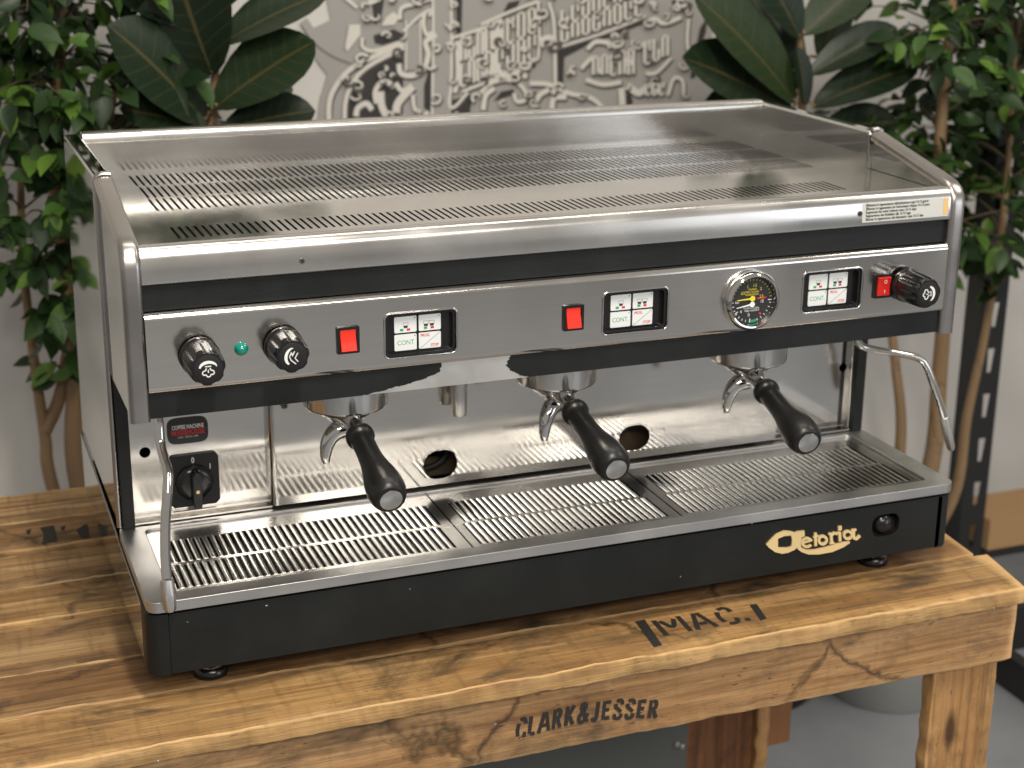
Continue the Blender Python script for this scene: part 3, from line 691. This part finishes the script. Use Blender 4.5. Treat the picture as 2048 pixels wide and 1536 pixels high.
# --- valve knobs
def knob(x, z, yf, icon):
    L = .0280 - yf
    prof = [(0, .0105), (.004, .0105), (.004, .0190), (.0045, .0200), (.0085, .0200), (.0098, .0190), (.0105, .0182), (.012, .0190), (.014, .0192), (.020, .0190), (L - .008, .0182), (L - .003, .0176), (L - .0012, .0168), (L, .0158)]
    def lob(g, i):
        if i < 7: return 1
        d = {7: .02, 8: .06, 9: .10}.get(i, .115 if i < 12 else .06 if i == 12 else .03)
        return 1 - d * max(0, cos(7 * g + .4)) ** .8
    k = P('valve_knob', MB().lathe(prof, (x, .0280, z), (0, -1, 0), 84, lob), 'black_plastic', ang=40)
    face = P('knob_cap', MB().lathe([(0, .0140), (.0006, .0138), (.0008, .0132)], (x, yf, z), (0, -1, 0), 36), 'black_matte', parent=k)
    ink = Ink(XZ, yf - .0008, .0002)
    rot = {'steam': 0, 'water': 72, 'steam_r': -85}[icon]
    def T(px_, pz_):
        a = radians(rot); return (x + px_ * cos(a) - pz_ * sin(a), z + px_ * sin(a) + pz_ * cos(a))
    out = arc(0, .0012, .0090, .0072, 175, 20, 16); inn = arc(.0006, -.0002, .0082, .0056, 20, 165, 16)
    ink.poly([T(*p) for p in out + inn])
    if icon.startswith('steam'):
        ink.stroke([T(-.003, .0028), T(.003, .0028)], .0010)
        cl = [(-.0018, .0012), (-.0026, -.0010), (-.0050, -.0020), (-.0056, -.0042), (-.0040, -.0056), (-.0024, -.0054), (-.0010, -.0074), (.0012, -.0074), (.0026, -.0054), (.0044, -.0055), (.0056, -.0040), (.0048, -.0018), (.0026, -.0010), (.0018, .0012)]
        ink.stroke([T(*p[:2]) for p in curve([(a, b_, 0) for a, b_ in cl], 3)], .0011); ink.stroke([T(0, -.0004), T(0, -.0036)], .0010)
    else:
        a = radians(-rot)
        def U(px_, pz_): return (x + .001 + px_, z - .0005 + pz_)
        for pts in ([(-.0022, .0052), (-.0044, .0008), (-.0030, -.0030), (.0018, -.0072)], [(.0040, .0040), (.0010, -.0012), (.0040, -.0050)], [(.0008, .0058), (-.0018, .0010)], [(-.0030, .0030), (.0000, .0036)]):
            ink.stroke([U(*p) for p in pts], .0010)
    ink.obj('knob_icon', 'white', k)
knob(.0688, .3265, -.0195, 'steam'); knob(.1527, .3288, -.0140, 'water'); knob(.8842, .3290, -.0200, 'steam_r')

# --- pressure gauge
gx, gz = .6822, .3282
ga = P('pressure_gauge', MB().lathe([(0, .0325), (.002, .0335), (.0065, .0335), (.0095, .0322), (.0115, .0300), (.0112, .0285), (.0070, .0268), (.0035, .0268), (.0035, .0002)], (gx, .0279, gz), (0, -1, 0), 72), 'chrome', ang=38)
P('gauge_face', MB().lathe([(0, .0268), (.0004, .0267)], (gx, .0241, gz), (0, -1, 0), 60), 'gauge_black', parent=ga)
GF = .0235
def tick(ink, ang, r0, r1, w): ink.stroke([(gx + r0 * cos(radians(ang)), gz + r0 * sin(radians(ang))), (gx + r1 * cos(radians(ang)), gz + r1 * sin(radians(ang)))], w)
ik = Ink(XZ, GF, .0001)
for a in range(182, 356, 12): tick(ik, a, .0225, .0250, .0006)
for a in (214, 266, 358): tick(ik, a, .0205, .0250, .0008)
ik.obj('gauge_marks', 'white', ga)
ik = Ink(XZ, GF, .0001)
for a in range(8, 178, 10): tick(ik, a, .0228, .0248, .0004)
ik.obj('gauge_marks', 'print_yellow', ga)
ik = Ink(XZ, GF - .0001, .0001); ik.stroke(arc(gx, gz, .0238, .0238, 268, 288, 8), .0030); ik.obj('gauge_band', 'gauge_green', ga)
ik = Ink(XZ, GF - .0001, .0001); ik.stroke([(gx + .0065, gz + .0018), (gx + .0180, gz + .0022)], .0014); ik.stroke([(gx + .010, gz - .0150), (gx + .0125, gz - .0165)], .0018); ik.obj('gauge_band', 'print_red', ga)
for t, dx, dz, s, mt in (('0.5', -.0115, .0090, .0048, 'print_yellow'), ('1', -.0060, .0160, .0048, 'print_yellow'), ('1.5', .0030, .0170, .0048, 'print_yellow'), ('2', .0108, .0125, .0048, 'print_yellow'), ('2.5', .0120, .0040, .0048, 'print_yellow'),
                         ('bar', -.0180, -.0008, .0045, 'white'), ('4', -.0130, -.0120, .0052, 'white'), ('0', -.0030, -.0165, .0052, 'white'), ('10', .0130, -.0020, .0052, 'white'), ('12', .0078, -.0105, .0052, 'white'),
                         ('CALDAIA', 0, .0128, .0030, 'print_yellow'), ('PRES. CALDAIA', 0, .0098, .0030, 'print_yellow'), ('KESSELDRUCK', 0, .0068, .0030, 'print_yellow'), ('PUMPENDRUCK', -.0010, -.0088, .0030, 'white'), ('PRES. POMPA', -.0010, -.0118, .0030, 'white')):
    text('gauge_lettering', t, XZ, GF, s, gx + dx, gz + dz, mt, ga, .85)
for dz, mt, tip in ((.0025, 'print_yellow', (-.0195, .0018)), (-.0042, 'white', (-.0195, -.0070))):
    nd = Ink(XZ, .0222, .0005); nd.stroke([(gx - .0005, gz + dz), (gx + tip[0], gz + tip[1])], [.0021, .0007]); nd.poly(circ(gx, gz + dz, .0032, n=24)); nd.obj('gauge_needle', mt, ga)

# --- peeling lower strip
P('lower_strip', MB().box(.0185, .9415, .0345, .0375, .2640, .2906), 'alu')
def jag(pts, amp, seed):
    rr = random.Random(seed); o = []
    for a, b_ in zip(pts[:-1], pts[1:]):
        for i in range(7):
            t = i / 7; o.append((a[0] + (b_[0] - a[0]) * t + rr.uniform(-amp, amp), a[1] + (b_[1] - a[1]) * t + rr.uniform(-amp, amp) * .6))
    o.append(pts[-1]); return o
P('black_film', MB().prism([[(.0187, .2641), (.0187, .2905), (.3215, .2905)] + jag([(.3225, .2880), (.3190, .2805), (.3110, .2775), (.3000, .2745), (.2850, .2712), (.2680, .2690), (.2420, .2646), (.2350, .2641)], .0009, 3)], XZ, .0338, .0345), 'black_paint')
P('black_film', MB().prism([[(.9413, .2641), (.9413, .2905), (.3990, .2905)] + jag([(.3995, .2895), (.3965, .2850), (.3950, .2795), (.3990, .2745), (.4060, .2705), (.4130, .2660), (.4210, .2642)], .0009, 5)], XZ, .0338, .0345), 'black_paint')
P('underside_plate', MB().box(.0185, .9415, .0378, .2125, .2630, .2645), 'steel_satin')
# --- groups and portafilters
def along(o, d, s): return Vector(o) + Vector(d) * s
for gi, (gxx, ph, dr, zc, srot) in enumerate(((.2352, 0, 15, .2165, 0), (.4803, 0, 14, .2150, 35), (.7252, -5, 12, .2120, -4))):
    GY = .10
    P('group_head', MB().lathe([(0, .046), (.0268, .046), (.0285, .0456), (.0295, .0445), (.0295, .036)], (gxx, GY, .2640), (0, 0, -1), 64), 'steel_ring', ang=40)
    pf = P('portafilter', MB().lathe([(0, .0355), (.0015, .0352), (.005, .0335), (.010, .0290), (.016, .0215), (.0195, .0138), (.028, .0125), (.034, .0115), (.034, .0002)], (gxx, GY, .2358), (0, 0, -1), 48), 'chrome', ang=50)
    d = Vector((sin(radians(ph)) * cos(radians(dr)), -cos(radians(ph)) * cos(radians(dr)), -sin(radians(dr))))
    c0 = Vector((gxx + d.x * .052, GY + d.y * .052, zc))
    P('neck', MB().lathe([(-.030, .0125), (-.018, .0095), (-.006, .0096), (.002, .0096)], c0, d, 28), 'chrome', parent=pf)
    P('handle', MB().lathe([(-.001, .0088), (-.0008, .0130), (.001, .0149), (.0045, .0155), (.0085, .0151), (.0105, .0134), (.0120, .0123), (.022, .0121), (.038, .0123), (.052, .0131), (.066, .0152), (.078, .0177), (.088, .0193), (.097, .0199), (.105, .0196), (.1115, .0184), (.116, .0164), (.1178, .0146), (.1182, .0120)], c0, d, 44), 'rubber', parent=pf, ang=50)
    P('handle_cap', MB().lathe([(.1176, .0118), (.1188, .0117), (.1192, .0108)], c0, d, 36), 'steel_polished', parent=pf)
    for sg in (-1,):
        pts = [(0, .2065), (.010, .2045), (.0175, .1985), (.0225, .1885), (.0245, .1765), (.0240, .1690)]
        ca, sa = cos(radians(srot)), sin(radians(srot))
        path = curve([(gxx + sg * p[0] * ca, GY + sg * p[0] * sa - .002, p[1] + .001) for p in pts], 5)
        n = len(path); P('spout', MB().tube(path, [.0108 - .0068 * (i / (n - 1)) ** 1.5 for i in range(n)], 16), 'chrome', parent=pf, ang=60)
# --- steam wands
def wand(pts, r, tip):
    path = curve(pts, 8); w = P('steam_wand', MB().tube(path, r, 16), 'steel_polished', ang=60)
    a, b_ = Vector(pts[-1]), Vector(tip); d = (b_ - a).normalized(); L = (b_ - a).length
    P('nozzle', MB().lathe([(-.001, r * 1.05), (.0, r * 1.35), (L * .45, r * 1.45), (L * .5, r * 1.5), (L * .9, r * 1.25), (L, r * .8)], a, d, 6 if False else 24, lambda g, i: 1 if i < 3 else (1 - .10 * abs(cos(3 * g)))), 'steel_satin', parent=w, ang=30)
def at(px_, py_, Y): return tuple(onY(px_, py_, Y))
q = at(318, 850, .092)
wand([(q[0] - .001, .105, .268), q, at(321, 888, .086), at(329, 920, .072), at(336, 945, .060), at(335, 985, .046), at(331, 1045, .029), at(331, 1110, .010), at(334, 1160, -.004)], .0052, at(341, 1224, -.0125))
q = at(1716, 684, .112)
wand([(q[0] - .012, .13, .268), q, at(1738, 697, .108), at(1790, 706, .102), at(1836, 716, .097), at(1853, 733, .094), at(1865, 765, .091), at(1879, 805, .088), at(1888, 835, .086)], .0046, at(1903, 900, .082))

# ================================================================== lettering mural on the wall
mu = thing('lettering_mural', (.85, WALLY, .45), 'grey monochrome mural print of ornate old style lettering on the white wall', 'mural')
W = lambda x, y: (lambda p: (p.x, p.z))(onY(x, y, WALLY - .004))
obj('print_sheet', MB().prism([[W(*p) for p in [(640, -70), (662, 40), (615, 62), (632, 120), (655, 150), (640, 200), (628, 300), (1418, 300), (1436, 190), (1410, 140), (1430, 40), (1395, -70)]]], XZ, WALLY - .004, WALLY - .0002).mesh('print_sheet'), 'mural_mid', mu)
za = lambda x, y: W(560 + x / 4.655, y / 4.655)
zb = lambda x, y: W(960 + x / 4.096, y / 4.096)
PXM = .00099
def inkset(step): return Ink(XZ, WALLY - .0045 - step, .0006, .00002)
dk, sh, li, md = inkset(0), inkset(.0012), inkset(.0030), inkset(.0021)
def both(pts, w, f):
    q = [(p.x, p.y) for p in curve([(a, b_, 0) for a, b_ in pts], 5)] if len(pts) > 2 else pts
    sh.stroke([f(a + 14, b_ + 14) for a, b_ in q], w * 1.15 * PXM / 4.4); li.stroke([f(a, b_) for a, b_ in q], w * PXM / 4.4)
for q in ([(1150, 430), (1142, 1250), (610, 1250), (628, 860), (750, 660), (960, 530)], [(1640, -200), (1700, -200), (1690, 300), (1640, 330)], [(870, 330), (1060, 270), (1150, 320), (1150, 360), (950, 420), (880, 400)], [(850, 0), (980, -60), (940, 170), (880, 230)], [(1340, 800), (1400, 600), (1410, 1080), (1340, 1000)], [(1600, 930), (1790, 880), (1760, 1100), (1560, 1120)]):
    dk.poly([za(*p) for p in q])
for q in ([(640, 420), (900, 320), (1340, 150), (1330, 200), (1100, 290), (900, 360), (690, 470), (680, 690), (640, 690)], [(190, 100), (230, 20), (330, 0), (300, 60)], [(1800, 230), (1860, 140), (1850, 260), (1790, 430), (1760, 640), (1720, 640)], [(1570, 0), (1640, 0), (1620, 60), (1580, 70)], [(1160, 870), (1220, 740), (1250, 820), (1240, 900)], [(110, 830), (170, 750), (270, 730), (290, 770), (200, 800)], [(390, 540), (470, 490), (450, 560)]):
    dk.poly([zb(*p) for p in q])
for q in ([(1425, -150), (1590, -150), (1590, 1200), (1400, 1200)], [(1170, 280), (1300, 190), (1300, 650), (1170, 650)]):
    md.poly([za(*p) for p in q])
for q in ([(640, 230), (740, 225), (745, 320), (620, 480), (600, 440)], [(580, -20), (700, 80), (725, 65), (640, -20)], [(745, 85), (950, -5), (830, -10)], [(1050, 110), (980, 160), (940, 240), (1060, 230), (1110, 150)]):
    li.poly([za(*p) for p in q])
for pts, w in (([(455, 1250), (455, 950), (540, 760), (680, 620), (900, 510), (1150, 400)], 42), ([(600, 1250), (605, 950), (690, 740), (840, 600), (1150, 440)], 34), ([(760, 350), (770, 440), (880, 470), (1150, 380)], 30), ([(1110, 180), (1130, 70), (1300, 20), (1500, -60)], 34),
               ([(1140, 290), (1290, 150), (1400, 90), (1380, 150)], 26), ([(1340, 110), (1330, 220), (1360, 320), (1410, 300)], 34), ([(1100, 590), (1120, 680), (1230, 700), (1330, 640), (1375, 500), (1350, 390), (1450, 320)], 44), ([(1415, -100), (1420, 400), (1405, 1200)], 22), ([(1590, -100), (1590, 700), (1570, 960), (1620, 990), (1740, 860)], 26),
               ([(890, 960), (880, 850), (940, 760), (1020, 770), (1035, 820)], 40), ([(930, 850), (940, 980), (990, 1090)], 60), ([(1230, 800), (1090, 960), (1080, 1100)], 66), ([(1230, 880), (1250, 1010), (1320, 1070), (1380, 1040)], 34), ([(1070, 770), (1130, 840), (1230, 800)], 40), ([(700, 1080), (720, 1000), (800, 960), (850, 1020)], 46), ([(1170, 190), (1165, 660)], 16), ([(1300, 180), (1305, 640)], 16),
               ([(1600, 350), (1850, 270), (2060, 180)], 26), ([(1690, 850), (1900, 770), (2060, 720)], 26), ([(1640, 380), (1650, 700), (1620, 860)], 40)):
    both(pts, w, za)
for pts, w in (([(0, 200), (250, 90), (470, 10)], 26), ([(0, 690), (200, 590), (470, 480)], 22), ([(470, 10), (480, 300), (470, 480)], 26), ([(560, 20), (600, 200), (610, 690)], 30), ([(640, 385), (1000, 270), (1350, 130)], 22), ([(0, 760), (80, 680), (220, 650), (330, 700), (380, 800), (300, 830), (270, 760)], 34), ([(20, 900), (40, 780), (110, 720)], 44), ([(400, 680), (560, 690), (720, 760), (900, 800), (1000, 880)], 40), ([(420, 900), (480, 780), (560, 730)], 44), ([(580, 900), (600, 800), (700, 790)], 50),
               ([(870, 400), (940, 340), (1040, 350), (1060, 390)], 40), ([(820, 560), (900, 480), (960, 480)], 40), ([(860, 650), (1000, 690), (1150, 670)], 40), ([(1350, 600), (1440, 590), (1560, 470)], 32), ([(1200, 700), (1290, 760), (1340, 720)], 60), ([(1150, 720), (1160, 880)], 60), ([(1360, 200), (1420, 150), (1500, 190), (1640, 140)], 36), ([(1700, 150), (1690, 350), (1720, 500)], 30), ([(1530, 780), (1580, 640), (1650, 660), (1660, 780)], 34), ([(470, 330), (560, 300), (590, 330)], 40), ([(120, 560), (220, 620), (350, 560), (360, 640)], 44)):
    both(pts, w, zb)
def letters(x0, x1, ty0, ty1, by0, by1, nn, f, seed, tiers=2):
    rr = random.Random(seed)
    for i in range(nn):
        t = (i + .5) / nn; x = x0 + (x1 - x0) * t; wd_ = (x1 - x0) / nn; top = ty0 + (ty1 - ty0) * t + 24; bot = by0 + (by1 - by0) * t - 24
        for k in range(tiers):
            a = top + (bot - top) * (k / tiers) + 8; c_ = top + (bot - top) * ((k + 1) / tiers) - 8
            xa, xb = x - wd_ * .27, x + wd_ * .27; m_ = rr.choice('onhyb')
            both([(xa, a + 12), (xa, c_)], 29, f)
            if m_ in 'onhb': both([(xb, a + 8 if m_ != 'b' else (a + c_) / 2), (xb, c_ - 8)], 29, f)
            if m_ in 'onh': both([(xa, a + 12), (x, a - 4), (xb, a + 10)], 16, f)
            if m_ in 'oby': both([(xa, c_ - 4), (x, c_ + 6), (xb, c_ - 10)], 16, f)
            if m_ == 'y': both([(xb, a), (xb, a + (c_ - a) * .45)], 22, f)
letters(1660, 2050, 330, 180, 840, 720, 5, za, 3); letters(20, 460, 190, 20, 680, 490, 5, zb, 4); letters(640, 1330, 60, -260, 380, 140, 8, zb, 6)
letters(900, 1260, 440, 360, 640, 640, 5, zb, 8, 1); letters(1320, 1540, 300, 250, 560, 480, 3, zb, 9, 1); letters(1330, 1500, 640, 640, 800, 800, 3, zb, 11, 1)
rr = random.Random(77)
for k in range(120):
    cx_, cy_ = rr.uniform(690, 1390), rr.uniform(-20, 250)
    if cx_ < 760 and cy_ < 120 and rr.random() < .6: continue
    r0 = rr.uniform(5, 15); a0 = rr.uniform(0, 360); hand = rr.choice((-1, 1)); turn = rr.uniform(200, 420)
    sp = [(cx_ + r0 * (1 - .75 * t / 14) * cos(radians(a0 + hand * turn * t / 14)), cy_ + r0 * .8 * (1 - .75 * t / 14) * sin(radians(a0 + hand * turn * t / 14))) for t in range(15)]
    wd_ = rr.uniform(3.5, 6.5) * PXM
    sh.stroke([W(a + 3, b_ + 3) for a, b_ in sp], wd_ * 1.2); (li if rr.random() < .75 else md).stroke([W(*p) for p in sp], [wd_ * (1 - .6 * t / 14) for t in range(15)])
# beaded band
bp = [za(p.x, p.y) for p in curve([(215, 190, 0), (330, 350, 0), (500, 480, 0), (730, 570, 0)], 9)]
md.stroke(bp, 70 * PXM / 4.4)
for a, b_ in zip(bp[:-1:1], bp[1::1]): dk.stroke([tuple(Vector(a) * .68 + Vector(b_) * .32), tuple(Vector(a) * .32 + Vector(b_) * .68)], 34 * PXM / 4.4)
for nm, k, mt in (('print_dark', dk, 'mural_dark'), ('print_shade', sh, 'mural_shade'), ('print_grey', md, 'mural_mid'), ('print_light', li, 'mural_light')):
    o = k.obj(nm, mt, mu); o['kind'] = 'stuff'

# ================================================================== plants
def leafmesh(name, prof, fold, droop, nu=2):
    """unit leaf from (0,0,0) to (0,1,0): prof = (t, half width)"""
    vs, fs, uv = [], [], []
    for t, w in prof:
        for i in range(-nu, nu + 1):
            s = i / nu; vs.append((w * s, t, fold * w * abs(s) - droop * t * t)); uv.append((s, t))
    c = 2 * nu + 1
    for r in range(len(prof) - 1):
        for i in range(c - 1): fs.append((r * c + i, r * c + i + 1, (r + 1) * c + i + 1, (r + 1) * c + i))
    me = bpy.data.meshes.new(name); me.from_pydata(vs, [], fs); me.update()
    l = me.uv_layers.new(name='UVMap')
    for lp in me.loops: l.data[lp.index].uv = uv[lp.vertex_index]
    for p in me.polygons: p.use_smooth = True
    return me
FICUS = leafmesh('ficus_leaf', [(0, .02), (.12, .17), (.3, .27), (.5, .28), (.7, .21), (.86, .10), (1, .005)], .35, .18, 1)
BIG = leafmesh('broad_leaf', [(0, .02), (.08, .09), (.2, .15), (.35, .20), (.5, .235), (.65, .24), (.78, .215), (.88, .165), (.95, .10), (1, .01)], .28, .16, 2)
FICUS.materials.append(M['leaf']); BIG.materials.append(M['bigleaf'])
def leaf_matrix(base, d, nrm, L, wf=1.0):
    d = Vector(d).normalized(); n = (Vector(nrm) - d * Vector(nrm).dot(d)).normalized(); x = d.cross(n)
    return Matrix(((x.x * L * wf, d.x * L, n.x * L, base[0]), (x.y * L * wf, d.y * L, n.y * L, base[1]), (x.z * L * wf, d.z * L, n.z * L, base[2]), (0, 0, 0, 1)))

def ficus(loc, stems, region, nclust, label, seed, keep):
    rr = random.Random(seed)
    t = thing('ficus_tree', loc, label, 'tree', 'small leaved ficus trees')
    tb = MB(); tips = []
    for st in stems:
        path = curve(st, 7); n = len(path)
        tb.tube(path, [st_r * (1 - .62 * i / (n - 1)) for i in range(n) for st_r in ((.019 if st is stems[0] else .013),)], 10)
        tips.append(path)
    obj('trunk', tb.mesh('trunk', 60), 'bark', t)
    tw = MB(); leaves = []
    for _ in range(nclust):
        for _try in range(40):
            q = Vector([rr.uniform(*r) for r in region]); c = Vector([(r[0] + r[1]) / 2 for r in region]); h = Vector([(r[1] - r[0]) / 2 for r in region])
            e = Vector([(q[i] - c[i]) / h[i] for i in range(3)])
            if e.length < 1: break
        best = min((p for tp in tips for p in tp), key=lambda p: (p - q).length + max(0, p.z - q.z) * 1.4)
        mid = (best + q) / 2 + Vector((rr.uniform(-.03, .03), rr.uniform(-.03, .03), .025))
        path = curve([best, mid, q], 4); tw.tube(path, [.0022 * (1 - .7 * i / 8) for i in range(len(path))], 5, False)
        out = (q - best).normalized()
        for k in range(rr.randint(5, 9)):
            pb = mid.lerp(q, rr.random() ** .6) + Vector((rr.gauss(0, .012), rr.gauss(0, .012), rr.gauss(0, .012)))
            d = (out * rr.uniform(.1, .9) + Vector((rr.gauss(0, .6), rr.gauss(0, .6), rr.gauss(-.45, .45))))
            nrm = Vector((rr.gauss(0, .45), rr.gauss(-.35, .5), 1))
            leaves.append((pb, d.normalized(), nrm, rr.uniform(.036, .060)))
    obj('branches', tw.mesh('branches', 60), 'twig', t)
    def vis(l):
        v = l[0] - CAM; z = v.dot(FW); px_ = CPX + FPX * v.dot(RT) / z; py_ = CPY - FPX * v.dot(UP) / z
        return (0 if -30 < px_ < 2080 and -30 < py_ < 1200 else 5) + z
    leaves.sort(key=vis)
    for l in leaves[:keep]:
        o = bpy.data.objects.new('leaf', FICUS); COL.objects.link(o); o.parent = t; o.matrix_parent_inverse = Matrix.Translation(-t.location)
        o.matrix_basis = leaf_matrix(*l)
    sb = MB(); fs0 = [tuple(p.vertices) for p in FICUS.polygons]; vs0 = [v.co.copy() for v in FICUS.vertices]
    for l in leaves[keep:]:
        m_ = leaf_matrix(*l); sb.add([m_ @ v for v in vs0], fs0)
    me = bpy.data.meshes.new('foliage'); me.from_pydata([tuple(v) for v in sb.v], [], sb.f); me.update()
    for p in me.polygons: p.use_smooth = True
    o = obj('foliage', me, 'leaf', t); o['kind'] = 'stuff'
    return t
def pot(t, x, y, r, h, mat):
    p = obj('pot', MB().lathe([(0, r * .8), (.004, r * .82), (h, r), (h + .006, r * 1.04), (h + .012, r * 1.02), (h + .008, r * .94), (h - .04, r * .9), (h - .04, .0002)], (x, y, FLOOR + .0005), (0, 0, 1), 40).mesh('pot'), mat, t)
    obj('soil', MB().lathe([(h - .05, r * .91), (h - .03, r * .9), (h - .025, r * .5), (h - .02, .0002)], (x, y, FLOOR), (0, 0, 1), 24).mesh('soil'), 'soil', p)
PZ = FLOOR + .20
A1 = lambda x, y, Y: tuple(onY(x, y, Y))
lt = ficus((.10, 1.12, FLOOR),
      [[(.115, 1.12, PZ), A1(160, 975, 1.12), A1(150, 760, 1.12), A1(135, 560, 1.11), A1(110, 350, 1.1), A1(120, 120, 1.1), A1(130, -150, 1.1)],
       [(.07, 1.14, PZ), A1(108, 985, 1.14), A1(90, 870, 1.14), A1(68, 720, 1.14), A1(45, 500, 1.14), A1(40, 200, 1.14)],
       [A1(90, 860, 1.14), A1(120, 790, 1.14), A1(145, 640, 1.12), A1(190, 420, 1.1), A1(230, 180, 1.08)]],
      ((-.12, .30), (.88, 1.30), (-.04, .86)), 185, 'ficus tree with small pointed leaves and twin stems in front of the white wall', 11, 300)
pot(lt, .09, 1.13, .13, .2, 'galvanised')
rt = ficus((1.60, .97, FLOOR),
      [[(1.58, .94, PZ), A1(1862, 930, .93), A1(1878, 760, .92), A1(1890, 560, .9), A1(1880, 300, .9), A1(1900, 60, .9), A1(1910, -120, .9)],
       [(1.62, .99, PZ), A1(1905, 1000, .98), A1(1935, 830, .98), A1(1975, 640, .98), A1(2010, 400, .95), A1(2030, 100, .95)],
       [(1.55, .97, PZ), A1(1800, 900, .97), A1(1790, 720, .97), A1(1770, 560, .97), A1(1760, 300, .94)]],
      ((1.38, 1.98), (.72, 1.25), (-.02, .80)), 205, 'ficus tree in a galvanised pot beside the black slotted shelving upright', 23, 300)
pot(rt, 1.585, .955, .155, .2, 'galvanised')

def broad(loc, stem, leaves, label, seed, potx):
    rr = random.Random(seed); t = thing('broad_leaf_plant', loc, label, 'plant', 'broad leaved plants')
    path = curve(stem, 6); obj('stem', MB().tube(path, [.010 * (1 - .5 * i / (len(path) - 1)) for i in range(len(path))], 10).mesh('stem', 60), 'bark', t)
    for (bx, by, Y0, tx, ty, Y1, wf) in leaves:
        b_ = onY(bx, by, Y0); e = onY(tx, ty, Y1); d = e - b_
        nrm = -FW * .75 + Vector((rr.uniform(-.35, .35), 0, .55 + rr.uniform(-.25, .3)))
        o = bpy.data.objects.new('leaf', BIG); COL.objects.link(o); o.parent = t; o.matrix_parent_inverse = Matrix.Translation(-t.location)
        o.matrix_basis = leaf_matrix(b_, d, nrm, d.length, wf * rr.uniform(1.15, 1.55))
        n0 = min(path, key=lambda p: (p - b_).length)
        obj('leaf_stalk', MB().tube(curve([n0, (n0 + b_) / 2 + Vector((0, 0, .01)), b_ + d * .02], 4), .0028, 6).mesh('leaf_stalk', 60), 'bark', t)
    pot(t, potx[0], potx[1], .13, .25, 'shelf_black')
broad((.29, 1.02, FLOOR), [(.29, 1.03, PZ), A1(425, 500, 1.02), A1(425, 260, 1.01), A1(432, 120, 1.0), A1(440, -60, 1.0)],
      [(410, 245, .98, 250, 40, .93, .95), (430, 215, .97, 612, 65, .93, .95), (425, 150, .98, 330, -90, .95, 1.0), (440, 90, .98, 640, -40, .95, .9), (445, 260, .97, 625, 205, .94, .85), (420, 260, .97, 255, 205, .93, .9),
       (430, 300, 1.0, 560, 330, .9, .8), (420, 60, 1.0, 240, -40, 1.0, .9), (440, 20, 1.0, 520, -170, 1.0, .9), (450, 180, .99, 590, 150, 1.04, .9), (418, 190, 1.0, 300, 150, 1.06, .9), (470, 290, .98, 615, 275, .98, .8), (400, 330, .98, 300, 300, .95, .9)],
      'broad leaved plant with brown veined dark leaves between mural and twin stemmed tree', 5, (.29, 1.03))
broad((1.34, 1.02, FLOOR), [(1.33, 1.03, PZ), A1(1620, 500, 1.02), A1(1605, 240, 1.01), A1(1600, 80, 1.0), A1(1598, -60, 1.0)],
      [(1590, 205, .97, 1428, -25, .93, .72), (1610, 215, .96, 1606, 95, .95, .55), (1585, 225, .98, 1400, 95, .94, .8), (1600, 75, .98, 1515, -110, .97, .8), (1605, 70, .98, 1740, -60, .97, .8), (1620, 150, .98, 1790, 40, .93, .75), (1625, 215, .97, 1830, 110, .9, .75), (1580, 240, .98, 1425, 200, .95, .8), (1640, 260, .97, 1800, 230, .93, .8), (1570, 150, 1.02, 1480, 60, 1.05, .8), (1640, 120, 1.02, 1690, -20, 1.05, .8), (1610, 290, .99, 1720, 330, .95, .8), (1600, 180, 1.0, 1500, -60, 1.06, .8)],
      'broad leaved plant with a pale upright young leaf between mural and ficus', 9, (1.335, 1.03))

# ================================================================== shelving and boxes at the right
su = thing('shelving_upright', (1.80, 1.02, FLOOR), 'black metal shelving upright with a column of keyhole slots', 'shelving post')
holes = []
z = -.74
while z < .3:
    holes.append([(1.797, z), (1.807, z), (1.812, z + .05), (1.795, z + .05)]); z += .095
obj('post', MB().prism([[(1.771, FLOOR + .0005), (1.829, FLOOR + .0005), (1.829, .42), (1.771, .42)]] + holes, XZ, 1.0, 1.0025).mesh('post'), 'shelf_black', su)
obj('post_flange', MB().box(1.7685, 1.7708, 1.0, 1.05, FLOOR + .0005, .42).mesh('post_flange'), 'shelf_black', su)
sb_ = obj('shelf_beam', MB().box(1.832, 2.9, .98, 1.0, FLOOR + .0005, FLOOR + .10).box(1.80, 1.828, .35, .995, FLOOR + .0005, FLOOR + .075).mesh('shelf_beam'), 'shelf_black', su)
obj('shelf_board', MB().box(1.84, 2.9, 1.005, 1.14, -.585, -.57).mesh('shelf_board'), 'shelf_black', su)
cb = thing('cardboard_box', (2.0, 1.06, -.57), 'brown cardboard box on the shelf beside the slotted upright', 'box')
obj('carton', MB().box(1.852, 2.35, 1.008, 1.135, -.5695, -.505).mesh('carton'), 'cardboard', cb, .002)
obj('lid_flap', MB().box(1.853, 2.10, 1.009, 1.134, -.5045, -.501).mesh('lid_flap'), 'cardboard', cb)
gb = thing('metal_cabinet', (.58, .52, FLOOR), 'low dark grey metal cabinet standing under the wooden bench', 'cabinet')
body = obj('cabinet_body', MB().box(.25, .846, .42, .64, FLOOR + .0005, -.30).mesh('cabinet_body'), 'cabinet', gb, .004)
for p in ((1352, 1487), (1362, 1491)):
    c = onY(p[0], p[1], .4205); obj('cabinet_bolt', MB().lathe([(0, .005), (.004, .005), (.006, .003)], c, (0, -1, 0), 6).mesh('cabinet_bolt'), 'nail', gb)
